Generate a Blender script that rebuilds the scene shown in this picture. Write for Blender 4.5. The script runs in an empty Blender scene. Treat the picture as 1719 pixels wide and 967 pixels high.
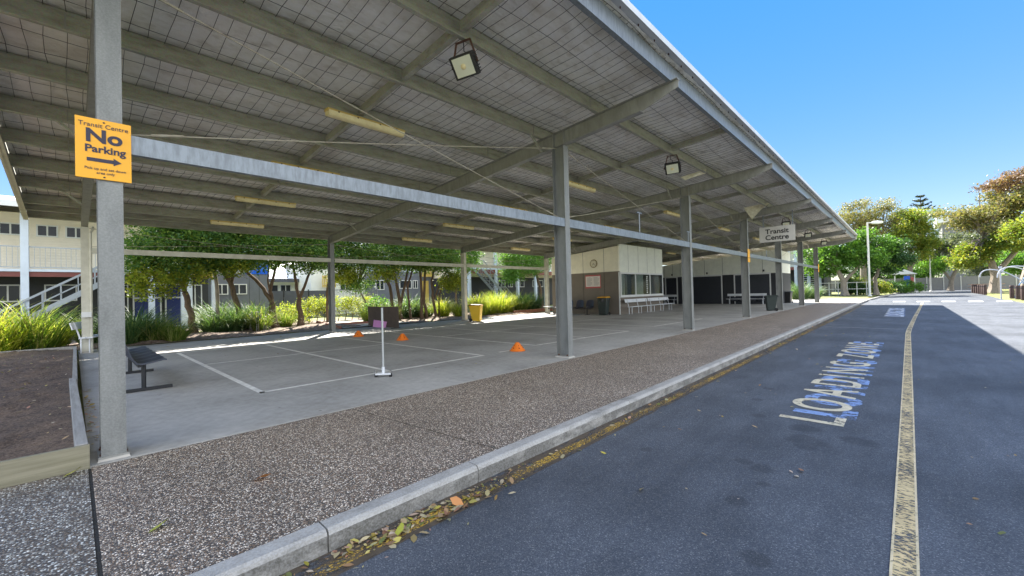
import bpy, math, random
import numpy as np
from mathutils import Vector, Matrix

random.seed(7)
rng = np.random.default_rng(11)
S = bpy.context.scene
COL = S.collection
R = math.radians

# ------------------------------------------------------------------ materials
class NT:
    def __init__(s, name):
        s.m = bpy.data.materials.new(name); s.m.use_nodes = True
        s.t = s.m.node_tree; s.n = s.t.nodes; s.l = s.t.links
        s.b = s.n['Principled BSDF']; s.out = s.n['Material Output']
        s.pos = None
    def new(s, typ, **kw):
        nd = s.n.new(typ)
        for k, v in kw.items(): setattr(nd, k, v)
        return nd
    def link(s, a, b): s.l.new(a, b)
    def coord(s, scale=(1, 1, 1)):
        g = s.new('ShaderNodeNewGeometry')
        mp = s.new('ShaderNodeMapping'); mp.inputs['Scale'].default_value = scale
        s.link(g.outputs['Position'], mp.inputs['Vector'])
        return mp.outputs['Vector']
    def noise(s, scale, detail=4, vec=None, rough=.6):
        nd = s.new('ShaderNodeTexNoise')
        nd.inputs['Scale'].default_value = scale; nd.inputs['Detail'].default_value = detail
        nd.inputs['Roughness'].default_value = rough
        s.link(vec if vec is not None else s.coord(), nd.inputs['Vector'])
        return nd.outputs['Fac']
    def voro(s, scale, vec=None, feature='F1'):
        nd = s.new('ShaderNodeTexVoronoi', feature=feature)
        nd.inputs['Scale'].default_value = scale
        s.link(vec if vec is not None else s.coord(), nd.inputs['Vector'])
        return nd
    def ramp(s, fac, stops, interp='LINEAR'):
        nd = s.new('ShaderNodeValToRGB'); cr = nd.color_ramp; cr.interpolation = interp
        while len(cr.elements) < len(stops): cr.elements.new(.5)
        for e, (p, c) in zip(cr.elements, stops):
            e.position = p
            e.color = (*c, 1) if not isinstance(c, (int, float)) else (c, c, c, 1)
        s.link(fac, nd.inputs['Fac'])
        return nd.outputs['Color']
    def mix(s, fac, a, b, mode='MIX'):
        nd = s.new('ShaderNodeMix', data_type='RGBA', blend_type=mode)
        for sock, v in ((nd.inputs[0], fac), (nd.inputs[6], a), (nd.inputs[7], b)):
            if hasattr(v, 'is_output'): s.link(v, sock)
            elif isinstance(v, (int, float)): sock.default_value = v
            else: sock.default_value = (*v, 1)
        return nd.outputs[2]
    def math(s, op, a, b=0.0):
        nd = s.new('ShaderNodeMath', operation=op)
        for sock, v in ((nd.inputs[0], a), (nd.inputs[1], b)):
            if hasattr(v, 'is_output'): s.link(v, sock)
            else: sock.default_value = v
        return nd.outputs[0]
    def bump(s, h, strength=.4, dist=.01):
        nd = s.new('ShaderNodeBump'); nd.inputs['Strength'].default_value = strength
        nd.inputs['Distance'].default_value = dist
        s.link(h, nd.inputs['Height']); s.link(nd.outputs['Normal'], s.b.inputs['Normal'])
    def base(s, c):
        if hasattr(c, 'is_output'): s.link(c, s.b.inputs['Base Color'])
        else: s.b.inputs['Base Color'].default_value = (*c, 1)
    def set(s, rough=.6, metal=0.0, spec=None):
        s.b.inputs['Roughness'].default_value = rough; s.b.inputs['Metallic'].default_value = metal
        if spec is not None: s.b.inputs['Specular IOR Level'].default_value = spec

def simple(name, c, c2=None, scale=3, rough=.6, metal=0, bump=0, bscale=40, stretch=(1, 1, 1), lo=.35, hi=.7, detail=5, spec=None):
    t = NT(name); t.set(rough, metal, spec)
    if c2 is None: c2 = tuple(x * .8 for x in c)
    f = t.noise(scale, detail, t.coord(stretch))
    t.base(t.ramp(f, [(lo, c), (hi, c2)]))
    if bump: t.bump(t.noise(bscale, 3), bump, .004)
    return t.m

M = {}
M['galv'] = simple('galvanised_steel', (.33, .325, .30), (.24, .235, .215), 9, .48, .35, stretch=(1, 1, .35))
def galv_grime():
    t = NT('galvanised_purlin'); t.set(.55, .3)
    v = t.coord((.6, 1, 2.5))
    f = t.noise(5, 6, v); sp = t.voro(55).outputs['Color']
    c = t.ramp(f, [(.3, (.42, .41, .34)), (.55, (.33, .32, .26)), (.75, (.21, .20, .155))])
    t.base(t.mix(.12, c, sp, 'OVERLAY')); t.bump(f, .15, .003)
    return t.m
M['purlin'] = galv_grime()
M['fresh_galv'] = simple('bright_galvanised_steel', (.235, .265, .295), (.165, .185, .205), 22, .42, .4, stretch=(1, 1, .22), lo=.38, hi=.62)
def column_mat():
    t = NT('weathered_column_steel'); t.set(.5, .25)
    f = t.noise(3.2, 6, t.coord((2, 2, .6))); g = t.noise(60, 3)
    c = t.ramp(f, [(.3, (.255, .26, .245)), (.55, (.205, .21, .20)), (.75, (.145, .15, .14))])
    t.base(t.mix(.25, c, t.ramp(g, [(.4, (.15, .15, .14)), (.65, (.34, .34, .33))]), 'MIX')); t.bump(g, .12, .002)
    return t.m
M['column'] = column_mat()
M['cream_post'] = simple('cream_painted_steel', (.62, .60, .50), (.48, .46, .37), 4, .55, 0)
def foil():
    t = NT('foil_insulation'); t.set(.45, .25)
    v = t.coord((1.2, 2.2, 1))
    f = t.noise(2.2, 7, v, .65); d = t.noise(.7, 4)
    c = t.ramp(f, [(.3, (.96, .94, .90)), (.52, (.90, .87, .80)), (.74, (.62, .57, .48))])
    c = t.mix(t.ramp(d, [(.5, 0.0), (.75, .5)]), c, (.46, .38, .28))
    t.base(c)
    w = t.noise(7, 5, t.coord((.7, 1.6, 1)), .7); t.bump(w, 1.0, .06)
    return t.m
M['foil'] = foil()
M['wire'] = simple('rusty_wire', (.045, .04, .035), (.09, .06, .04), 20, .7, .2)
M['roofsheet'] = simple('pale_roof_sheet', (.62, .63, .62), (.5, .5, .5), 2, .4, .1)
M['rod'] = simple('dirty_brace_rod', (.42, .39, .30), (.30, .25, .18), 6, .6, .2)
def slab():
    t = NT('worn_concrete'); t.set(.72)
    f = t.noise(.55, 7, t.coord(), .62); g = t.noise(9, 6); h = t.noise(140, 2)
    c = t.ramp(f, [(.3, (.45, .435, .405)), (.48, (.355, .345, .32)), (.68, (.215, .205, .185))])
    c = t.mix(.35, c, t.ramp(g, [(.35, (.28, .27, .25)), (.65, (.50, .485, .455))]))
    # dark gum spots
    v = t.voro(2.1); sp = t.ramp(v.outputs['Distance'], [(.045, 1.0), (.065, 0.0)])
    c = t.mix(t.math('MULTIPLY', sp, .55), c, (.06, .055, .05))
    t.base(c); t.bump(t.mix(.5, g, h), .25, .004)
    return t.m
M['slab'] = slab()
M['pale_concrete'] = simple('pale_concrete', (.50, .47, .42), (.40, .37, .32), 2.2, .8, 0, .3, 90)
def aggregate(name, tint, scale=62, seed=0):
    t = NT(name); t.set(.62)
    vec = t.coord((1, 1, .5))
    v = t.voro(scale, vec); sep = t.new('ShaderNodeSeparateColor'); t.link(v.outputs['Color'], sep.inputs[0])
    st = [(.0, (.05, .04, .032)), (.22, (.12, .082, .055)), (.42, (.20, .155, .12)), (.58, (.17, .165, .16)), (.75, (.33, .30, .26)), (.9, (.52, .50, .46)), (1, (.72, .71, .68))]
    st = [(p, tuple(a * b for a, b in zip(c, tint))) for p, c in st]
    c = t.ramp(sep.outputs[0], st)
    gap = t.ramp(v.outputs['Distance'], [(.42, 0.0), (.62, 1.0)])
    c = t.mix(gap, c, (.10, .085, .072))
    big = t.noise(.8, 5); c = t.mix(1.0, c, t.ramp(big, [(.3, .82), (.7, 1.1)]), 'MULTIPLY')
    t.base(c)
    h = t.math('SUBTRACT', 1.0, v.outputs['Distance']); t.bump(h, .9, .008)
    return t.m
M['aggregate'] = aggregate('exposed_aggregate', (1.75, 1.56, 1.36), 86)
M['aggregate_b'] = aggregate('grey_exposed_aggregate', (1.3, 1.32, 1.28), 70)
def asphalt():
    t = NT('asphalt'); t.set(.78, 0, .35)
    v = t.voro(150); sep = t.new('ShaderNodeSeparateColor'); t.link(v.outputs['Color'], sep.inputs[0])
    c = t.ramp(sep.outputs[1], [(0, (.050, .057, .068)), (.6, (.077, .085, .099)), (.94, (.125, .13, .14)), (.995, (.22, .22, .22))])
    f = t.noise(.45, 6); c = t.mix(1.0, c, t.ramp(f, [(.3, .66), (.68, 1.3)]), 'MULTIPLY')
    g = t.noise(2.2, 7, t.coord((.35, 1.6, 1))); c = t.mix(.5, c, t.mix(1.0, c, t.ramp(g, [(.35, .7), (.65, 1.25)]), 'MULTIPLY'))
    # oil drips: irregular dark spots at fixed places on the bay
    geo = t.new('ShaderNodeNewGeometry')
    wob = t.noise(6, 4)
    tot = None
    for (x, y, r) in ((6.15, .93, .17), (5.7, .86, .2), (5.45, .84, .11), (6.0, .42, .16), (4.62, 1.22, .09), (4.55, 1.05, .12), (4.2, .96, .06), (3.72, 1.05, .09), (8.2, 1.75, .10), (4.3, 2.1, .07), (3.0, .75, .1), (6.4, 1.5, .1), (7.3, 1.72, .09)):
        d = t.new('ShaderNodeVectorMath', operation='DISTANCE'); d.inputs[1].default_value = (x, y, -.15)
        t.link(geo.outputs['Position'], d.inputs[0])
        q = t.math('SUBTRACT', t.math('DIVIDE', d.outputs['Value'], r * .9), t.math('MULTIPLY', wob, 1.5))
        m = t.ramp(q, [(.05, 1.0), (.5, 0.0)])
        tot = m if tot is None else t.math('MAXIMUM', tot, m)
    c = t.mix(t.math('MULTIPLY', tot, .42), c, (.025, .026, .028))
    t.base(c); t.bump(t.mix(.5, v.outputs['Distance'], t.noise(160, 2)), .55, .006)
    return t.m
M['asphalt'] = asphalt()
def kerbm(name='kerb_concrete', grime=0.0):
    t = NT(name); t.set(.75)
    f = t.noise(3.5, 7, t.coord((.7, 1, 2.5))); g = t.noise(70, 3)
    c = t.ramp(f, [(.3, (.43, .41, .37)), (.52, (.35, .33, .295)), (.72, (.19, .18, .155))])
    if grime: c = t.mix(t.ramp(t.noise(2.6, 7, t.coord((1, 1, 2.2)), .7), [(.34, 0.0), (.55, grime)]), c, (.085, .078, .062))
    c = t.mix(.2, c, t.ramp(g, [(.4, .1), (.6, .5)]))
    t.base(c); t.bump(t.mix(.5, f, g), .5, .006)
    return t.m
M['kerb'] = kerbm()
M['kerb_face'] = kerbm('dirty_kerb_face', .88)
def soilm():
    t = NT('bare_soil'); t.set(.95)
    f = t.noise(2.5, 8, t.coord(), .7); g = t.noise(30, 6)
    c = t.ramp(f, [(.32, (.22, .145, .095)), (.5, (.12, .08, .055)), (.68, (.045, .030, .022))])
    c = t.mix(.4, c, t.ramp(g, [(.4, (.03, .022, .017)), (.62, (.26, .19, .14))]))
    t.base(c); t.bump(t.mix(.5, f, g), 1.0, .05)
    return t.m
M['soil'] = soilm()
def mulchm():
    t = NT('leaf_mulch'); t.set(.95)
    v = t.voro(16); sep = t.new('ShaderNodeSeparateColor'); t.link(v.outputs['Color'], sep.inputs[0])
    c = t.ramp(sep.outputs[0], [(0, (.08, .055, .04)), (.5, (.20, .14, .105)), (.8, (.33, .245, .185)), (1, (.46, .38, .30))])
    c = t.mix(.4, c, t.ramp(t.noise(1.2, 6), [(.35, (.07, .05, .04)), (.7, (.27, .2, .155))]))
    t.base(c); t.bump(t.mix(.5, v.outputs['Distance'], t.noise(12, 6)), 1.0, .04)
    return t.m
M['mulch'] = mulchm()
def lawnm():
    t = NT('lawn'); t.set(.9)
    f = t.noise(1.1, 8, t.coord(), .7); g = t.noise(45, 4)
    c = t.ramp(f, [(.3, (.17, .19, .05)), (.55, (.23, .235, .075)), (.75, (.32, .28, .13))])
    c = t.mix(.35, c, t.ramp(g, [(.4, (.06, .08, .02)), (.62, (.33, .34, .12))]))
    t.base(c); t.bump(g, 1.0, .05)
    return t.m
M['lawn'] = lawnm()
def paintm(name, c, wear, scale=26, stretch=(1, 1, 1), under=None):
    t = NT(name); t.set(.7)
    f = t.noise(scale, 6, t.coord(stretch), .75); g = t.noise(1.7, 4)
    a = t.math('ADD', f, t.math('MULTIPLY', g, .35))
    k = t.ramp(a, [(wear - .04, 0.0), (wear + .04, 1.0)])
    dirty = t.ramp(t.noise(7, 5), [(.35, tuple(x * .75 for x in c)), (.65, c)])
    t.base(dirty)
    tr = t.new('ShaderNodeBsdfTransparent'); mx = t.new('ShaderNodeMixShader')
    t.link(k, mx.inputs[0]); t.link(tr.outputs[0], mx.inputs[1]); t.link(t.b.outputs[0], mx.inputs[2])
    t.link(mx.outputs[0], t.out.inputs[0])
    return t.m
M['line_yellow'] = paintm('worn_cream_road_paint', (.72, .55, .28), .66, 42, (1, .45, 1), (.35, 1.3, 1))
M['line_edge'] = paintm('cream_line_edge', (.74, .60, .36), .56, 30)
M['kerb_yellow'] = paintm('worn_yellow_road_paint', (.64, .40, .06), .73, 34, (1, 1.6, 1))
M['text_cream'] = paintm('cream_letter_paint', (.70, .61, .42), .56, 16)
M['text_white'] = paintm('white_letter_paint', (.85, .84, .82), .50, 8)
M['text_blue'] = paintm('faded_blue_paint', (.25, .36, .62), .64, 9, (1.5, .8, 1))
M['court_white'] = paintm('worn_court_line', (.84, .82, .76), .27, 12)
M['gutter'] = paintm('gutter_dirt', (.10, .075, .05), .62, 7, (.6, 2, 1))
M['white_road'] = simple('white_road_block', (.75, .74, .70), (.6, .58, .54), 3)
M['ochre'] = paintm('ochre_path_patch', (.62, .42, .10), .5, 3)
M['timber'] = simple('weathered_timber', (.27, .245, .17), (.17, .155, .10), 3, .85, 0, .4, 25, (.4, 6, 9))
M['timber_top'] = simple('pale_weathered_timber', (.36, .345, .32), (.24, .23, .21), 4, .85, 0, .4, 25, (6, .5, 4))
M['red_timber'] = simple('red_brown_timber', (.30, .13, .08), (.17, .08, .05), 4, .8)
def flat(name, c, rough=.5, metal=0, spec=None):
    t = NT(name); t.set(rough, metal, spec)
    f = t.noise(2.5, 5); t.base(t.ramp(f, [(.3, c), (.75, tuple(x * .86 for x in c))]))
    return t.m
M['sign_orange'] = flat('orange_sign_face', (.95, .44, .006), .42)
M['ink'] = flat('dark_sign_ink', (.022, .018, .045), .5)
M['ink_black'] = flat('black_sign_ink', (.008, .008, .010), .5)
M['sign_grey'] = flat('pale_grey_sign_board', (.55, .53, .48), .6)
M['cone'] = flat('orange_plastic', (.88, .21, .022), .45)
M['cone_dark'] = flat('cone_hole_shade', (.16, .03, .01), .8)  # shade inside the holes, put in as a dark colour
M['white_paint'] = flat('white_paint', (.76, .77, .75), .5)
M['pole_grey'] = flat('grey_white_pole', (.46, .48, .46), .45)
M['blue_white'] = flat('pale_blue_paint', (.62, .70, .78), .5)
M['white_alu'] = flat('white_powdercoat', (.74, .76, .78), .35)
M['bin_yellow'] = flat('yellow_plastic', (.80, .50, .015), .42)
M['bin_lid_brown'] = flat('brown_yellow_lid', (.33, .17, .04), .5)
M['bin_black'] = flat('black_plastic', (.02, .02, .021), .45)
M['bin_green'] = flat('dark_green_plastic', (.022, .034, .03), .45)
M['lid_orange'] = flat('orange_yellow_lid', (.75, .38, .02), .45)
M['bag'] = flat('black_bin_bag', (.012, .012, .014), .3)
M['rubber'] = flat('black_rubber', (.015, .015, .016), .8)
M['seat_navy'] = flat('navy_plastic_seat', (.030, .034, .055), .38)
M['seat_grey'] = flat('charcoal_plastic_seat', (.055, .062, .085), .42)
M['seat_pink'] = flat('pink_faded_plastic', (.36, .12, .19), .5)
M['black_steel'] = flat('black_painted_steel', (.012, .013, .016), .45)
M['pink'] = flat('pink_card', (.80, .33, .68), .6)
M['board_brown'] = simple('brown_board', (.105, .075, .060), (.075, .055, .045), 3, .8)
M['wall_cream'] = flat('cream_wall_panel', (.88, .83, .66), .62)
M['wall_white'] = flat('off_white_wall_panel', (.84, .85, .74), .62)
M['wall_taupe'] = flat('taupe_wall_panel', (.18, .152, .12), .7)
M['wall_dark'] = flat('charcoal_cladding', (.030, .031, .036), .6)
M['joint'] = flat('panel_joint', (.045, .042, .036), .8)
M['shutter'] = flat('dark_steel_shutter', (.040, .045, .056), .42, .2)
M['trim_white'] = flat('white_trim', (.72, .73, .70), .5)
M['paper'] = flat('printed_paper', (.72, .66, .60), .6)
M['red'] = flat('red_frame', (.50, .09, .09), .5)
M['clock_face'] = flat('clock_face', (.74, .68, .52), .5)
M['clock_rim'] = flat('brass_clock_rim', (.34, .25, .11), .4, .3)
M['lamp_black'] = flat('black_lamp_housing', (.022, .021, .02), .5)
M['lamp_glass'] = flat('floodlight_reflector', (.72, .72, .56), .25)
M['rust'] = simple('rusted_bracket', (.13, .06, .035), (.07, .035, .025), 20, .8)
M['batten'] = simple('yellowed_batten', (.72, .52, .16), (.56, .40, .12), 8, .5)
M['batten_white'] = simple('aged_diffuser', (.84, .72, .40), (.68, .55, .28), 5, .4)
M['torn'] = simple('torn_insulation', (.86, .82, .66), (.62, .55, .40), 9, .8, 0, .8, 30)
def glassm():
    t = NT('dark_window_glass'); t.set(.16, 0, .22); t.base((.025, .03, .036)); return t.m
M['glass'] = glassm()
def blindsm():
    t = NT('venetian_blind'); t.set(.5)
    w = t.new('ShaderNodeTexWave', wave_type='BANDS', bands_direction='Z'); w.inputs['Scale'].default_value = 4.6; w.inputs['Distortion'].default_value = .3
    t.link(t.coord(), w.inputs['Vector'])
    t.base(t.ramp(w.outputs['Fac'], [(.4, (.06, .068, .08)), (.6, (.22, .24, .26))])); return t.m
M['blind'] = blindsm()
def boardsm(name, c, sc=2.2):
    t = NT(name); t.set(.6)
    w = t.new('ShaderNodeTexWave', wave_type='BANDS', bands_direction='Z', wave_profile='SAW'); w.inputs['Scale'].default_value = sc
    t.link(t.coord(), w.inputs['Vector'])
    t.base(t.ramp(t.noise(1.5, 4), [(.3, c), (.75, tuple(x * .88 for x in c))])); t.bump(w.outputs['Fac'], .6, .03); return t.m
M['weatherboard'] = boardsm('cream_weatherboard', (.86, .78, .64))
M['weatherboard_dark'] = flat('charcoal_wall', (.040, .042, .044), .7)
M['grey_wall'] = flat('slate_grey_wall', (.145, .158, .185), .7)
M['beam_red'] = flat('rust_red_beam', (.19, .055, .045), .6)
M['door_blue'] = flat('navy_door', (.018, .035, .16), .4)
M['bright_blue'] = flat('bright_blue_panel', (.012, .12, .68), .45)
M['batten_yellow'] = flat('mustard_batten', (.62, .44, .10), .6)
M['steel_stair'] = flat('galvanised_handrail', (.36, .40, .44), .45, .3)
M['dark_fence'] = flat('dark_fence_panel', (.075, .08, .09), .6)
M['far_fence'] = flat('grey_fence_panel', (.20, .20, .20), .7)
M['brick_red'] = flat('red_path_edge', (.30, .13, .09), .8)
M['bollard'] = simple('dark_timber_bollard', (.075, .040, .033), (.045, .026, .022), 5, .8)
M['roof_white'] = flat('white_metal_roof', (.78, .78, .77), .5)
M['arch_white'] = flat('pale_painted_tube', (.42, .44, .50), .4)
M['arch_blue'] = flat('blue_painted_tube', (.25, .38, .62), .4)
M['table_top'] = flat('table_timber', (.45, .30, .22), .7)
M['lamp_post'] = flat('pale_lamp_post', (.62, .61, .57), .45)
def barkm(name, a, b):
    return simple(name, a, b, 7, .9, 0, .9, 26, (2, 2, .5))
M['bark'] = barkm('brown_bark', (.17, .115, .075), (.09, .06, .042))
M['bark_grey'] = barkm('grey_bark', (.25, .215, .175), (.13, .11, .09))
M['bark_pale'] = barkm('pale_bark', (.36, .30, .24), (.2, .16, .13))
def leafm(name, cols, trans=.35, rough=.5):
    t = NT(name); t.set(rough, 0, .35)
    g = t.new('ShaderNodeNewGeometry')
    st = [(i / max(1, len(cols) - 1), c) for i, c in enumerate(cols)]
    c = t.ramp(g.outputs['Random Per Island'], st)
    big = t.noise(.9, 3); c = t.mix(1.0, c, t.ramp(big, [(.3, .7), (.7, 1.25)]), 'MULTIPLY')
    t.base(c)
    tl = t.new('ShaderNodeBsdfTranslucent'); t.link(t.mix(1.0, c, (1.5, 1.55, .8), 'MULTIPLY'), tl.inputs['Color'])
    mx = t.new('ShaderNodeMixShader'); mx.inputs[0].default_value = trans
    t.link(t.b.outputs[0], mx.inputs[1]); t.link(tl.outputs[0], mx.inputs[2]); t.link(mx.outputs[0], t.out.inputs[0])
    return t.m
M['leaf_dark'] = leafm('dark_green_leaves', [(.045, .112, .033), (.090, .188, .045), (.150, .255, .053), (.255, .315, .060)], .45)
M['leaf_yellow'] = leafm('yellow_green_leaves', [(.150, .225, .030), (.285, .330, .045), (.450, .420, .053)], .45)
M['leaf_bright'] = leafm('bright_green_leaves', [(.065, .156, .026), (.111, .234, .039), (.182, .312, .052)], .42)
M['leaf_deep'] = leafm('deep_green_leaves', [(.027, .068, .024), (.045, .105, .030), (.075, .150, .045)], .3)
M['leaf_olive'] = leafm('olive_brown_leaves', [(.138, .161, .052), (.218, .207, .081), (.299, .230, .103), (.127, .172, .057)], .35)
M['leaf_rust'] = leafm('rusty_seed_pods', [(.22, .12, .075), (.28, .17, .11), (.19, .15, .07)], .25)
M['leaf_goldgreen'] = leafm('gold_green_leaves', [(.10, .17, .03), (.16, .23, .035), (.25, .29, .05), (.33, .28, .045)], .42)
M['leaf_grey'] = leafm('grey_green_leaves', [(.084, .119, .063), (.140, .168, .105), (.224, .238, .168)], .3)
M['leaf_pine'] = leafm('pine_needles', [(.04, .06, .03), (.07, .085, .04)], .2)
M['blade'] = leafm('strappy_grass_blades', [(.07, .14, .025), (.13, .21, .035), (.24, .29, .06), (.42, .38, .17)], .5)
M['blade_lime'] = leafm('lime_grass_blades', [(.146, .208, .021), (.250, .312, .031), (.374, .385, .052), (.437, .395, .146)], .5)
M['blade_dark'] = leafm('dark_grass_blades', [(.043, .102, .037), (.085, .153, .051), (.170, .221, .085)], .35)
M['litter'] = leafm('fallen_leaf_colours', [(.36, .20, .10), (.44, .34, .18), (.22, .10, .06), (.44, .38, .05), (.50, .41, .28), (.16, .19, .05), (.40, .19, .13), (.56, .49, .38)], .15, .7)
M['leaf_tan'] = flat('tan_leaf', (.55, .24, .08), .7)
M['leaf_lime'] = flat('lime_leaf', (.40, .40, .05), .6)
M['petal'] = flat('pale_petals', (.7, .62, .75), .6)

# ------------------------------------------------------------------ objects
WORLD = {}
def empty(name, loc, label, cat, group=None):
    o = bpy.data.objects.new(name, None); COL.objects.link(o)
    o.location = loc; o.empty_display_size = .2
    WORLD[o.name] = Vector(loc)
    return tag(o, label, cat, group)
def tag(o, label=None, cat=None, group=None, kind=None):
    if label: o['label'] = label
    if cat: o['category'] = cat
    if group: o['group'] = group
    if kind: o['kind'] = kind
    return o

class MB:
    def __init__(s): s.v = []; s.f = []; s.mi = []; s.cur = 0
    def add(s, vs, fs):
        n = len(s.v); s.v += [tuple(v) for v in vs]
        for f in fs: s.f.append([n + i for i in f]); s.mi.append(s.cur)
        return s
    def box(s, x0, x1, y0, y1, z0, z1):
        vs = [(x, y, z) for z in (z0, z1) for y in (y0, y1) for x in (x0, x1)]
        return s.add(vs, [(0, 2, 3, 1), (4, 5, 7, 6), (0, 1, 5, 4), (2, 6, 7, 3), (0, 4, 6, 2), (1, 3, 7, 5)])
    def obox(s, c, ax, h):
        c = Vector(c); a = [Vector(x).normalized() * k for x, k in zip(ax, h)]
        vs = [c + a[0] * i + a[1] * j + a[2] * k for k in (-1, 1) for j in (-1, 1) for i in (-1, 1)]
        return s.add(vs, [(0, 2, 3, 1), (4, 5, 7, 6), (0, 1, 5, 4), (2, 6, 7, 3), (0, 4, 6, 2), (1, 3, 7, 5)])
    def bar(s, p0, p1, w, d, up=(0, 0, 1)):
        p0, p1 = Vector(p0), Vector(p1); t = (p1 - p0).normalized(); side = t.cross(Vector(up))
        if side.length < 1e-4: side = t.cross(Vector((1, 0, 0)))
        side.normalize(); u = side.cross(t)
        return s.obox((p0 + p1) / 2, (t, side, u), ((p1 - p0).length / 2, w / 2, d / 2))
    def tube(s, pts, r, n=8, cap=True):
        pts = [Vector(p) for p in pts]; rs = r if isinstance(r, (list, tuple)) else [r] * len(pts)
        base = len(s.v); prev = None; rings = []
        for i, p in enumerate(pts):
            t = (pts[min(i + 1, len(pts) - 1)] - pts[max(i - 1, 0)])
            t = t.normalized() if t.length > 1e-9 else Vector((0, 0, 1))
            if prev is None:
                a = t.cross(Vector((0, 0, 1)))
                if a.length < .05: a = t.cross(Vector((1, 0, 0)))
            else: a = prev - t * prev.dot(t)
            a.normalize(); prev = a; b = t.cross(a)
            for k in range(n):
                an = 2 * math.pi * k / n
                s.v.append(tuple(p + (a * math.cos(an) + b * math.sin(an)) * rs[i]))
        for i in range(len(pts) - 1):
            for k in range(n):
                q = base + i * n
                s.f.append([q + k, q + (k + 1) % n, q + n + (k + 1) % n, q + n + k]); s.mi.append(s.cur)
        if cap:
            s.f.append([base + k for k in reversed(range(n))]); s.mi.append(s.cur)
            q = base + (len(pts) - 1) * n; s.f.append([q + k for k in range(n)]); s.mi.append(s.cur)
        return s
    def prism(s, poly, axis, a0, a1):
        """poly of 2-D points; axis 'x' uses (y,z), 'y' uses (x,z), 'z' uses (x,y)"""
        def P(p, a): return {'x': (a, p[0], p[1]), 'y': (p[0], a, p[1]), 'z': (p[0], p[1], a)}[axis]
        n = len(poly); vs = [P(p, a0) for p in poly] + [P(p, a1) for p in poly]
        fs = [list(range(n))[::-1], [n + i for i in range(n)]] + [[i, (i + 1) % n, n + (i + 1) % n, n + i] for i in range(n)]
        return s.add(vs, fs)
    def lathe(s, prof, c, n=20, axis=(0, 0, 1)):
        ax = Vector(axis).normalized(); a = ax.cross(Vector((1, 0, 0)))
        if a.length < .1: a = ax.cross(Vector((0, 1, 0)))
        a.normalize(); b = ax.cross(a); c = Vector(c); base = len(s.v)
        for r, h in prof:
            for k in range(n):
                an = 2 * math.pi * k / n
                s.v.append(tuple(c + ax * h + (a * math.cos(an) + b * math.sin(an)) * r))
        for i in range(len(prof) - 1):
            for k in range(n):
                q = base + i * n
                s.f.append([q + k, q + (k + 1) % n, q + n + (k + 1) % n, q + n + k]); s.mi.append(s.cur)
        s.f.append([base + k for k in reversed(range(n))]); s.mi.append(s.cur)
        q = base + (len(prof) - 1) * n; s.f.append([q + k for k in range(n)]); s.mi.append(s.cur)
        return s
    def build(s, name, mats, parent=None, smooth=False, bevel=0, loc=None):
        o0 = WORLD[parent.name] if parent is not None else Vector(loc or (0, 0, 0))
        v = np.array(s.v, dtype=np.float64) - np.array(o0)
        me = bpy.data.meshes.new(name); me.from_pydata(v.tolist(), [], s.f)
        for m in (mats if isinstance(mats, (list, tuple)) else [mats]): me.materials.append(m)
        me.polygons.foreach_set('material_index', s.mi)
        if smooth: me.polygons.foreach_set('use_smooth', [True] * len(me.polygons))
        me.update()
        o = bpy.data.objects.new(name, me); COL.objects.link(o)
        if parent is not None: o.parent = parent
        else: o.location = o0
        WORLD[o.name] = Vector(o0)
        if bevel:
            bv = o.modifiers.new('bevel', 'BEVEL'); bv.width = bevel; bv.segments = 2; bv.limit_method = 'ANGLE'
        if smooth and not bevel:
            try:
                me.set_sharp_from_angle(angle=R(40))
            except Exception: pass
        return o

def npmesh(name, V, F, mat, parent=None, loc=None):
    """V (n,3), F (m,k) arrays"""
    o0 = WORLD[parent.name] if parent is not None else Vector(loc or (0, 0, 0))
    V = np.asarray(V, dtype=np.float32) - np.array(o0, dtype=np.float32)
    F = np.asarray(F, dtype=np.int32); k = F.shape[1]
    me = bpy.data.meshes.new(name)
    me.vertices.add(len(V)); me.vertices.foreach_set('co', V.ravel())
    me.loops.add(F.size); me.loops.foreach_set('vertex_index', F.ravel())
    me.polygons.add(len(F)); me.polygons.foreach_set('loop_start', np.arange(0, F.size, k, dtype=np.int32))
    me.materials.append(mat); me.update(calc_edges=True); me.validate()
    o = bpy.data.objects.new(name, me); COL.objects.link(o)
    if parent is not None: o.parent = parent
    else: o.location = o0
    WORLD[o.name] = Vector(o0)
    return o

def struct(mb, name, mats, **k): return tag(mb.build(name, mats, **k), kind='structure')

def copy_tree(root, loc, label=None, rz=None):
    r = root.copy(); COL.objects.link(r); r.location = loc
    if rz is not None: r.rotation_euler = (0, 0, rz)
    if label: r['label'] = label
    WORLD[r.name] = Vector(loc)
    for ch in list(root.children):
        c = ch.copy(); COL.objects.link(c); c.parent = r; WORLD[c.name] = Vector(loc)
        for g in ch.children:
            d = g.copy(); COL.objects.link(d); d.parent = c
    return r

def text_part(name, body, size, bold, M4, mat, parent, align='CENTER', spacing=1.0, xs=1.0, thick=.002):
    cu = bpy.data.curves.new('tmp', 'FONT'); cu.body = body; cu.size = size; cu.offset = bold
    cu.align_x = align; cu.align_y = 'BOTTOM_BASELINE'; cu.space_character = spacing; cu.extrude = thick
    ob = bpy.data.objects.new('tmp', cu); COL.objects.link(ob)
    dg = bpy.context.evaluated_depsgraph_get(); dg.update()
    me = bpy.data.meshes.new_from_object(ob.evaluated_get(dg))
    bpy.data.objects.remove(ob); bpy.data.curves.remove(cu)
    me.name = name
    me.transform(M4 @ Matrix.Diagonal((xs, 1, 1, 1)))
    if parent is not None: me.transform(Matrix.Translation(-WORLD[parent.name]))
    me.materials.clear(); me.materials.append(mat)
    o = bpy.data.objects.new(name, me); COL.objects.link(o)
    if parent is not None: o.parent = parent; WORLD[o.name] = WORLD[parent.name]
    return o
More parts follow.
